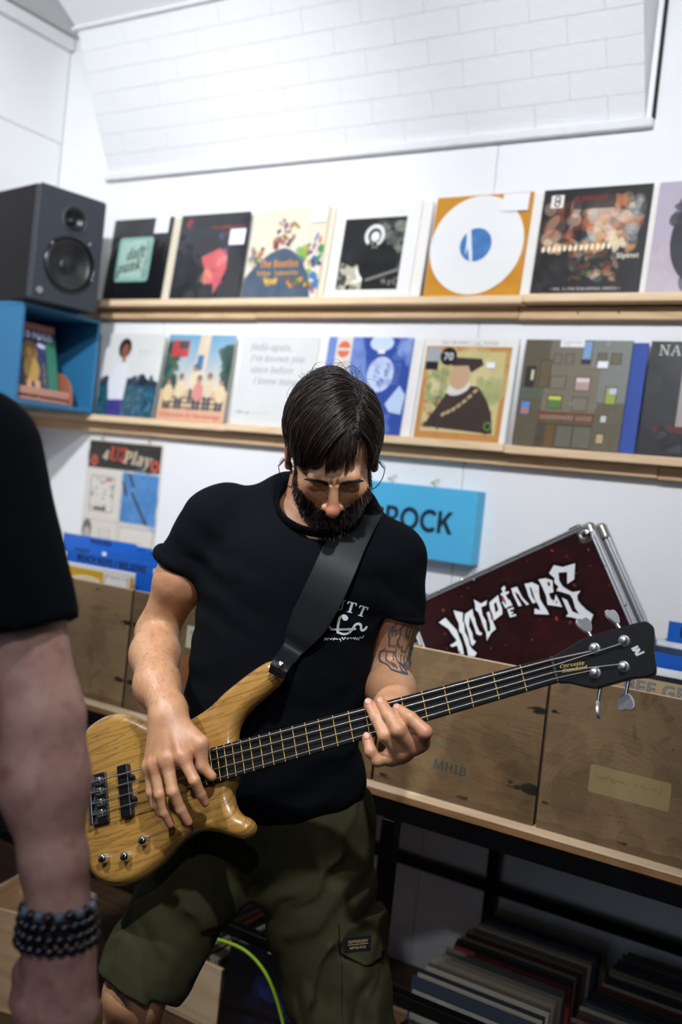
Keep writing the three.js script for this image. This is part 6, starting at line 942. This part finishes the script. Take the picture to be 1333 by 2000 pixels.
// ---- hair
{
  const list = [], r = rng(31), toW = (p) => headPt(...p), E = [0.0765, 0.094, 0.0995], C0 = [0, 0.045, -0.015];
  const onScalp = (th, ph, lift) => { const s = 1 + lift; return [C0[0] + Math.sin(th) * Math.cos(ph) * E[0] * s, C0[1] + Math.cos(th) * E[1] * s, C0[2] + Math.sin(th) * Math.sin(ph) * E[2] * s]; };
  const lift = (p, h) => { const q = [(p[0] - C0[0]) / E[0], (p[1] - C0[1]) / E[1], (p[2] - C0[2]) / E[2]], l = Math.hypot(...q) || 1; return [C0[0] + q[0] / l * (E[0] + h), C0[1] + q[1] / l * (E[1] + h), C0[2] + q[2] / l * (E[2] + h)]; };
  // the parting lies to the viewer's right; hair sweeps from it across the crown, and down over the temple
  const color = () => { const k = r(), b = k < 0.1 ? '#4a382d' : k < 0.55 ? '#261c17' : '#15100e'; return lin(b); };
  const part0 = (t) => V(0.032, 0.118 - t * 0.005, 0.062 - t * 0.15).toArray();
  const grow = (start, dir0, len, steps, h0, h1, bend) => { const pts = []; let p = start.slice(), d = V(...dir0).normalize(); for (let i = 0; i <= steps; i++) { const t = i / steps; pts.push(toW(lift(p, lerp(h0, h1, Math.sin(t * Math.PI * 0.9)) + (i === steps ? -0.001 : 0)))); const n = V((p[0] - C0[0]) / E[0] ** 2, (p[1] - C0[1]) / E[1] ** 2, (p[2] - C0[2]) / E[2] ** 2).normalize(); d.addScaledVector(V(...bend), 0.16).addScaledVector(n, -d.dot(n)).normalize(); p = lift([p[0] + d.x * len / steps, p[1] + d.y * len / steps, p[2] + d.z * len / steps], 0); } return pts; };
  for (let i = 0; i < 2600; i++) { // over the crown to the viewer's left
    const t = Math.pow(r(), 0.8), s = part0(t), u = r(); const st = lift([s[0] - u * u * 0.085 - r() * 0.004, s[1] + 0.004, s[2] + (r() - 0.5) * 0.012 - u * 0.01], 0), fwd = lerp(0.75, -0.25, t) + (r() - 0.5) * 0.3;
    list.push({ pts: grow(st, [-1, 0.05, fwd], 0.075 + r() * 0.05, 9, 0.004, 0.011 + r() * 0.008, [-0.1, -0.9, lerp(0.55, -0.05, t)]), r: 0.0006 + r() * 0.0005, color: color() });
  }
  for (let i = 0; i < 1100; i++) { // from the parting down the viewer's right side
    const t = Math.pow(r(), 0.9), s = part0(t), u = r(); const st = lift([s[0] + u * 0.045 + 0.002, s[1] - u * 0.03, s[2] + (r() - 0.5) * 0.014], 0);
    list.push({ pts: grow(st, [0.9, -0.2, lerp(0.35, -0.2, t)], 0.06 + r() * 0.05, 8, 0.004, 0.01 + r() * 0.005, [0.05, -1, lerp(0.25, 0, t)]), r: 0.0005 + r() * 0.0004, color: color() });
  }
  for (let i = 0; i < 420; i++) { // short hair closing the parting
    const t = r(), s = part0(t); list.push({ pts: grow(lift([s[0] + (r() - 0.5) * 0.014, s[1], s[2]], 0), [r() - 0.5, 0.1, lerp(0.7, -0.5, r())], 0.03, 5, 0.003, 0.008, [0, -0.3, 0]), r: 0.0006, color: color() });
  }
  for (let i = 0; i < 1500; i++) { // sides and back
    const a = r() * Math.PI * 2, th = 0.9 + r() * 1.0; const p = onScalp(th, a, 0); if (p[2] > 0.05 || (Math.abs(p[0]) > 0.05 && p[2] > 0.035 && p[1] < 0.05)) continue;
    list.push({ pts: grow(p, [0, -1, 0.05], 0.03 + r() * 0.03, 5, 0.003, 0.008, [0, -1, 0.05]), r: 0.0005 + r() * 0.0003, color: color() });
  }
  for (let i = 0; i < 900; i++) { // fringe swept from the parting and falling over the forehead
    const u = Math.pow(r(), 0.9), x0 = lerp(0.045, -0.03, u) + (r() - 0.5) * 0.01, xe = lerp(0.05, -0.06, u) + (r() - 0.5) * 0.016, y0 = 0.128 - x0 * x0 * 4, cl = Math.round(xe * 85) / 85, ye = lerp(0.082, 0.05, Math.sin(Math.min(u * 1.2, 1) * Math.PI)) + (hash3(Math.round(xe * 85), 3, 7) - 0.5) * 0.022 + Math.pow(r(), 2) * 0.03 - 0.006 + (u < 0.25 ? (0.25 - u) * 0.12 : 0), pts = [], w = r() * 6;
    for (let k = 0; k <= 9; k++) { const q = k / 9, xx = lerp(x0, lerp(xe, cl - 0.006 * q, 0.75 * q), Math.pow(q, 1.2)) + 0.0015 * Math.sin(q * 7 + w) * q, yy = lerp(y0, ye, q), z = Math.max(frontOf(headLocal, xx, yy, 0.16), yy > 0.1 ? C0[2] + E[2] * Math.sqrt(Math.max(0, 1 - (xx / E[0]) ** 2 - ((yy - C0[1]) / E[1]) ** 2)) : -1); pts.push(toW([xx, yy, z + 0.0045 + 0.005 * Math.sin(q * 2.4) + r() * 0.0015])); }
    if (pts.every((p) => p[2] > -0.02)) list.push({ pts, r: 0.0005 + r() * 0.0004, color: color() });
  }
  for (let i = 0; i < 60; i++) { // loose curls standing off the crown
    const a = r() * 3.14, st = lift([Math.cos(a) * 0.05 - 0.01, 0.135, -0.02 - r() * 0.05], 0.002); list.push({ pts: grow(st, [r() - 0.5, 0.1, r() - 0.7], 0.05, 8, 0.003, 0.018 + r() * 0.012, [(r() - 0.5), -0.2, -0.5]), r: 0.00035, color: lin('#15100e') });
  }
  // under layer
  const capF = (x, y, z) => { const d = ell(C0, [0.0785, 0.0965, 0.1015])(x, y, z), ax = Math.abs(x), front = 0.104 + ax * ax * 3, side = ax > 0.06 ? lerp(-0.01, 0.09, clamp((z + 0.01) / 0.06)) : -0.05; return smax(d, (z > 0.045 ? front : lerp(side, front, sstep(0.0, 0.05, z))) - y, 0.004); };
  const cg = nets(capF, [-0.09, -0.07, -0.13], [0.09, 0.155, 0.1], 0.004); cg.applyMatrix4(HEAD); tint(cg, () => lin('#0e0b0a'));
  part(player, 'hair', joinIndexed([cg, strands(list)]), hairMat);
}
// ---- beard, moustache and brows
{
  const list = [], r = rng(57), N3 = (x, y, z) => { const e = 0.0015; return V(headLocal(x + e, y, z) - headLocal(x - e, y, z), headLocal(x, y + e, z) - headLocal(x, y - e, z), headLocal(x, y, z + e) - headLocal(x, y, z - e)).normalize(); };
  const project = (p) => { let q = p.slice(); for (let i = 0; i < 8; i++) { const d = headLocal(...q), n = N3(...q); q = [q[0] - n.x * d, q[1] - n.y * d, q[2] - n.z * d]; } return q; };
  let made = 0; for (let i = 0; i < 14000 && made < 5200; i++) {
    const x = (r() - 0.5) * 0.15, y = -0.135 + r() * 0.135, z = 0.0 + r() * 0.115, q = project([x, y, z]); const ax = Math.abs(q[0]);
    const cheekLine = -0.05 + Math.pow(ax / 0.065, 2.2) * 0.05; const inBeard = q[1] < cheekLine && q[2] > -0.004, tache = ax < 0.034 && q[1] < -0.047 && q[1] > -0.07 && q[2] > 0.06, burn = ax > 0.058 && q[1] < 0.03 && q[2] > 0.0 && q[2] < 0.03;
    if (!(inBeard || tache || burn) || q[1] > 0.03 || (q[1] > -0.046 && ax < 0.03)) continue; made++;
    const n = N3(...q), chin = clamp(1 - ax / 0.05) * clamp((-q[1] - 0.06) / 0.06), L = burn ? 0.008 : lerp(0.013, 0.038, chin) * (0.7 + r() * 0.6), d = V(q[0] * (tache ? 6 : 1.5) + (r() - 0.5) * 0.5, -1, 0.15 + (r() - 0.5) * 0.4).addScaledVector(n, 0.75).normalize(), pts = [];
    for (let k = 0; k <= 4; k++) { const t = k / 4; pts.push(headPt(q[0] + d.x * L * t - n.x * 0.001, q[1] + d.y * L * t - 0.006 * t * t - n.y * 0.001, q[2] + d.z * L * t - n.z * 0.001)); }
    const grey = r() < (ax < 0.035 ? 0.22 : 0.08) + chin * 0.6; list.push({ pts, r: 0.0005 + r() * 0.0003, color: lin(grey ? (r() < 0.5 ? '#b3a99f' : '#8a8078') : r() < 0.4 ? '#3a2a22' : '#211813') });
  }
  for (const s of [-1, 1]) for (let i = 0; i < 330; i++) { const t = r(), x = s * lerp(0.011, 0.054, t), y = 0.017 + Math.sin(t * 2.2) * 0.0085 + (r() - 0.5) * 0.009 * (1 - t * 0.5), q = project([x, y, 0.1]), n = N3(...q), pts = []; for (let k = 0; k <= 3; k++) { const u = k / 3; pts.push(headPt(q[0] + s * 0.009 * u, q[1] + (0.003 - 0.006 * t) * u, q[2] + n.z * 0.002 * u - 0.002 * u * t)); } list.push({ pts, r: 0.00055, color: lin('#1d1613') }); }
  const bf = union([[ell([0, -0.07, 0.045], [0.061, 0.062, 0.054]), 0], [ell([0, -0.104, 0.07], [0.034, 0.03, 0.026]), 0.02], [cone([-0.024, -0.062, 0.088], [0.024, -0.062, 0.088], 0.009, 0.009), 0.012]]);
  const bg = nets((x, y, z) => { let d = bf(x, y, z) + 0.0025 * (noise3(x * 400, y * 400, z * 400) - 0.5); d = smax(d, y - (-0.051 + Math.pow(Math.abs(x) / 0.065, 2.2) * 0.05), 0.006); return Math.max(d, -z); }, [-0.08, -0.15, -0.01], [0.08, 0.02, 0.12], 0.0032); bg.applyMatrix4(HEAD); tint(bg, (x, y, z) => lin(noise3(x * 300, y * 300, z * 300) > 0.62 ? '#3a2c25' : '#191210'));
  part(player, 'beard', joinIndexed([bg, strands(list)]), hairMat);
}
// ---- earphones
for (const s of [-1, 1]) {
  const t = thing('earphone', s < 0 ? 'pale earphone with thin black wire in the ear above the plain shoulder' : 'clear earphone with thin black wire in the ear above the strap', 'earphone', PLAYER.pos.toArray(), PLAYER.turn);
  const a = V(...headPt(s * 0.088, -0.012, 0.004)), b = V(...headPt(s * 0.098, -0.022, 0.012)), c = V(...headPt(s * 0.082, -0.055, 0.03));
  part(t, 'ear_piece', rod(a.toArray(), b.toArray(), 0.0042, 0.003, 14), std(s < 0 ? 0xcfc8bc : 0x9fb4c4, 0.35)); part(t, 'wire', tube([b, b.clone().lerp(c, 0.5).add(V(s * 0.004, 0, 0.002)), c, V(...headPt(s * 0.06, -0.09, 0.0))], 0.0009, 24, 6), std(0x0c0c0d, 0.5));
}
// ---- leather strap, from the upper horn over the shoulder
{
  const lock = BASS.P.clone().addScaledVector(BASS.A, 0.399).addScaledVector(BASS.W, 0.138).addScaledVector(BASS.N, -0.008), inv = new THREE.Matrix4().makeRotationY(-PLAYER.turn).multiply(new THREE.Matrix4().makeTranslation(-PLAYER.pos.x, 0, -PLAYER.pos.z)), lk = lock.clone().applyMatrix4(inv);
  const st = thing('bass_strap', 'wide black leather strap running from the bass over the shoulder', 'strap', PLAYER.pos.toArray(), PLAYER.turn);
  // centre line over the chest: [x, y, half width]; z from the shirt beneath
  const mid = [[-0.062, 1.108, 0.017], [-0.05, 1.135, 0.027], [-0.036, 1.165, 0.034], [-0.016, 1.215, 0.036], [0.001, 1.265, 0.036], [0.018, 1.315, 0.035], [0.035, 1.355, 0.034]];
  const pts = mid.map(([x, y, w]) => ({ p: V(x, y, Math.max(...[-0.8, -0.4, 0, 0.4, 0.8].map((s) => frontOf(shirtOuter, x + s * w * 0.93, y - s * w * 0.36))) + 0.004), w })); for (let k = 1; k < pts.length - 1; k++) pts[k].p.z = Math.max(pts[k].p.z, (pts[k - 1].p.z + pts[k + 1].p.z) / 2);
  const list = [{ p: lk.clone().add(V(-0.006, -0.016, 0.004)), w: 0.013 }, { p: lk.clone().add(V(0, 0, 0.006)), w: 0.0165 }, ...pts];
  list.push({ p: V(0.045, 1.376, -0.07), w: 0.034 }, { p: V(0.047, 1.388, -0.11), w: 0.034 }, { p: V(0.05, 1.385, -0.16), w: 0.036 }, { p: V(0.03, 1.31, -0.222), w: 0.036 }, { p: V(-0.02, 1.2, -0.226), w: 0.036 });
  const cP = new THREE.CatmullRomCurve3(list.map((q) => q.p)), n = 70, out = [], side = V(0.93, -0.36, 0.1);
  for (let i = 0; i <= n; i++) { const t = i / n, p = cP.getPoint(t), tan = cP.getTangent(t), f = t * (list.length - 1), k = Math.min(Math.floor(f), list.length - 2), w = lerp(list[k].w, list[k + 1].w, f - k); const s = side.clone().addScaledVector(tan, -side.dot(tan)).normalize(); out.push({ p, w: s.multiplyScalar(w), n: s.clone().normalize().cross(tan).normalize() }); }
  const leather = phys(0x070b0f, 0.55, { specularIntensity: 0.5 }); part(st, 'band', ribbon(out, 0.0042), leather);
  for (const s of [-1, 1]) part(st, 'piping', tube(out.slice(8).map((q) => q.p.clone().addScaledVector(q.w, s * 0.985)), 0.0022, 120, 6), leather);
  part(st, 'strap_lock', lathe([[0.0005, 0.0055], [0.0035, 0.005], [0.005, 0.002], [0.0075, 0.001], [0.0078, 0]], 20).rotateX(Math.PI / 2), M.chrome, lk.clone().add(V(0.002, 0.003, 0.0085)).toArray(), [0.1, -0.3, 0]);
}
// ---------------------------------------------------------------- onlooker whose arm hangs into the picture, seen from behind
{
  const pos = [-1.118, 0, 2.193], who = thing('person', 'person in a black t-shirt seen from behind, arm hanging with bead bracelets', 'person', pos, YAW);
  const wr = [0.331, 0.915, 0.045], el = [0.284, 1.12, 0.025];
  const arm = [[cone([0.18, 1.41, -0.01], [0.235, 1.26, 0.01], 0.056, 0.051), 0], [cone([0.235, 1.26, 0.01], el, 0.051, 0.047), 0.03], [cone(el, [0.297, 1.05, 0.032], 0.047, 0.0465), 0.02], [cone([0.297, 1.05, 0.032], [0.321, 0.96, 0.042], 0.0465, 0.0345), 0.03], [cone([0.321, 0.96, 0.042], wr, 0.0345, 0.031), 0.02], [cone(wr, [0.336, 0.88, 0.048], 0.03, 0.032), 0.02]];
  const kn = [[0.376, 0.806, 0.058], [0.355, 0.797, 0.066], [0.332, 0.797, 0.066], [0.312, 0.805, 0.06]], hand = [];
  kn.forEach((k, i) => { hand.push([cone([lerp(0.338, k[0], 0.35), 0.872, 0.05], k, 0.026, 0.0145), 0.018], [ball([k[0], k[1], k[2] + 0.004], 0.0125), 0.01]); const L = [0.04, 0.046, 0.043, 0.034][i], a = [k[0] + 0.002, k[1] - L, k[2] + 0.004], b = [a[0] - 0.002, a[1] - L * 0.62, a[2] - 0.016], c = [b[0] - 0.003, b[1] - L * 0.42, b[2] - 0.016]; hand.push(...F(k, a, b, c, 0.0115, 0.0102, 0.009, 0.0078)); hand.push([cone([lerp(0.338, k[0], 0.4), 0.87, 0.076], [k[0], k[1] + 0.01, k[2] + 0.014], 0.0022, 0.003), 0.01]); });
  hand.push([cone([0.322, 0.868, 0.036], [0.296, 0.826, 0.026], 0.022, 0.0145), 0.018], [cone([0.296, 0.826, 0.026], [0.291, 0.79, 0.022], 0.0135, 0.0112), 0.006], [cone([0.291, 0.79, 0.022], [0.296, 0.762, 0.02], 0.0112, 0.0088), 0.005]);
  const base = lin('#b98f80'), red = lin('#94605a'), tn = skinTone(base, red, 1.3), af = union([...arm, ...hand]);
  const gA = tint(nets(af, [0.1, 0.68, -0.1], [0.42, 1.5, 0.13], 0.0036), tn);
  const bodyF = union([[cone([0, 1.36, -0.03], [0, 1.0, -0.03], 0.13, 0.125), 0], [cone([-0.17, 1.4, -0.03], [0.17, 1.4, -0.03], 0.06, 0.06), 0.06], [cone([0, 1.44, -0.03], [0, 1.56, -0.05], 0.06, 0.056), 0.04], [ell([0, 1.68, -0.06], [0.077, 0.105, 0.098]), 0.03], [ell([0, 1.63, -0.1], [0.06, 0.075, 0.06]), 0.03], [cone([0, 1.645, -0.15], [0, 1.615, -0.175], 0.008, 0.012), 0.012], [ell([0.08, 1.66, -0.05], [0.009, 0.03, 0.018]), 0.006], [ell([-0.08, 1.66, -0.05], [0.009, 0.03, 0.018]), 0.006], [cone([-0.09, 0.9, -0.03], [-0.1, 0.5, -0.03], 0.08, 0.058), 0.05], [cone([0.09, 0.9, -0.03], [0.1, 0.5, -0.03], 0.08, 0.058), 0.05], [cone([-0.1, 0.5, -0.03], [-0.1, 0.02, -0.02], 0.056, 0.038), 0.03], [cone([0.1, 0.5, -0.03], [0.1, 0.02, -0.02], 0.056, 0.038), 0.03], [cone([0, 1.0, -0.03], [0, 0.92, -0.03], 0.125, 0.13), 0.05], [cone([-0.18, 1.4, -0.03], [-0.25, 1.12, -0.02], 0.06, 0.046), 0.05], [cone([-0.25, 1.12, -0.02], [-0.27, 0.87, -0.06], 0.046, 0.032), 0.02], [ell([-0.275, 0.8, -0.07], [0.028, 0.07, 0.04]), 0.03]]);
  part(who, 'body', bodyUV(joinIndexed([gA, tint(nets(bodyF, [-0.36, -0.04, -0.24], [0.27, 1.82, 0.16], 0.012), tn)])), skinMat);
  // t-shirt with a wide sleeve
  const core = union([[ell([0, 1.22, -0.03], [0.205, 0.3, 0.15]), 0], [cone([-0.15, 1.4, -0.03], [0.14, 1.4, -0.02], 0.075, 0.075), 0.06], [cone([0, 1.2, -0.03], [0, 0.92, -0.03], 0.18, 0.17), 0.08]]), sl = cone([0.168, 1.405, -0.01], [0.236, 1.215, 0.014], 0.08, 0.079), sl2 = cone([-0.168, 1.405, -0.03], [-0.238, 1.215, -0.02], 0.078, 0.074), hole = cone([0.18, 1.4, 0], [0.262, 1.16, 0.02], 0.066, 0.067), n = V(0.32, -0.94, 0.1).normalize(), p0 = V(0.243, 1.212, 0.014);
  const shf = (x, y, z) => { let a = smax(sl(x, y, z), (x - p0.x) * n.x + (y - p0.y) * n.y + (z - p0.z) * n.z, 0.004); let b = smax(sl2(x, y, z), 1.22 - y, 0.004); let d = smax(core(x, y, z), 0.86 - y, 0.006); d = smin(smin(d, a, 0.03), b, 0.03); d = smax(d, -(Math.hypot(x, (y - 1.49) * 0.9, z + 0.04) - 0.075), 0.01); return d + 0.004 * (fbm3(x * 10, y * 8, z * 10) - 0.5) + 0.002 * Math.sin((x + y * 0.6) * 55 + fbm3(x * 6, y * 6, z * 6) * 9) * sstep(1.45, 1.3, y); };
  part(who, 't_shirt', nets(shf, [-0.34, 0.82, -0.24], [0.35, 1.52, 0.17], 0.0065), shirtMat);
  const pf = union([[cone([0, 0.95, -0.03], [0, 0.86, -0.03], 0.15, 0.155), 0], [cone([-0.09, 0.86, -0.03], [-0.1, 0.02, -0.02], 0.1, 0.07), 0.05], [cone([0.09, 0.86, -0.03], [0.1, 0.02, -0.02], 0.1, 0.07), 0.05]]);
  part(who, 'trousers', nets((x, y, z) => Math.max(pf(x, y, z) + 0.006 * (fbm3(x * 9, y * 6, z * 9) - 0.5), -0.02 - y, y - 1.0), [-0.25, -0.05, -0.24], [0.25, 1.02, 0.18], 0.011), std(0x14161c, 0.85));
  for (const x of [-0.1, 0.1]) { const g = nets(union([[ell([0, 0.05, -0.05], [0.05, 0.048, 0.13]), 0], [ball([0, 0.08, 0.02], 0.045), 0.03]]), [-0.08, 0.002, -0.2], [0.08, 0.14, 0.1], 0.009); part(who, 'shoe', g, std(0x101114, 0.6), [x, FLOOR + 0.001, 0]); }
  part(who, 'hair', tint(nets((x, y, z) => { const d = ell([0, 1.69, -0.055], [0.083, 0.112, 0.104])(x, y, z) + 0.004 * (noise3(x * 120, y * 60, z * 120) - 0.5); return Math.max(d, z < -0.1 ? 1.74 - y : 1.62 - y + Math.max(0, -z - 0.05) * 1.6); }, [-0.1, 1.56, -0.18], [0.1, 1.82, 0.07], 0.006), () => lin('#1c1512')), hairMat);
  // bead bracelets
  const bead = new THREE.SphereGeometry(0.0062, 12, 9), bm = [phys(0x0b0c10, 0.22, { clearcoat: 0.6 }), phys(0x10131a, 0.18, { clearcoat: 0.6 }), phys(0x5a6a78, 0.15, { clearcoat: 0.8 })], dir = V(0.07, -0.99, 0.06).normalize(), qn = new THREE.Quaternion().setFromUnitVectors(V(0, 1, 0), dir), rr = rng(6);
  ['bracelet of glossy dark beads highest on the hanging arm', 'upper middle black bead bracelet of four on the hanging arm', 'lower middle black bead bracelet of four on the hanging arm', 'black bead bracelet nearest the hand of the hanging arm'].forEach((label, i) => {
    const c = V(...wr).addScaledVector(dir, -0.001 + i * 0.0118), w = c.clone().applyAxisAngle(V(0, 1, 0), YAW).add(V(...pos)), b = thing('bead_bracelet', label, 'bracelet', w.toArray(), YAW, 'bead bracelets on the hanging arm');
    const ra = [0.0385, 0.0405, 0.042, 0.043][i], nB = Math.round(2 * Math.PI * ra / 0.0117);
    for (let k = 0; k < nB; k++) { const a = k / nB * Math.PI * 2 + i * 0.3, p = V(Math.cos(a) * ra, (rr() - 0.5) * 0.0012, Math.sin(a) * ra * 0.98).applyQuaternion(qn); part(b, 'bead', bead, i === 0 ? (k % 2 ? bm[2] : bm[1]) : bm[k % 2], p.toArray()); }
  });
}
scene.traverse((o) => { if (o.isMesh) { o.castShadow = true; o.receiveShadow = true; } if (o.isLight) o.castShadow = true; });
renderer.render(scene, camera);
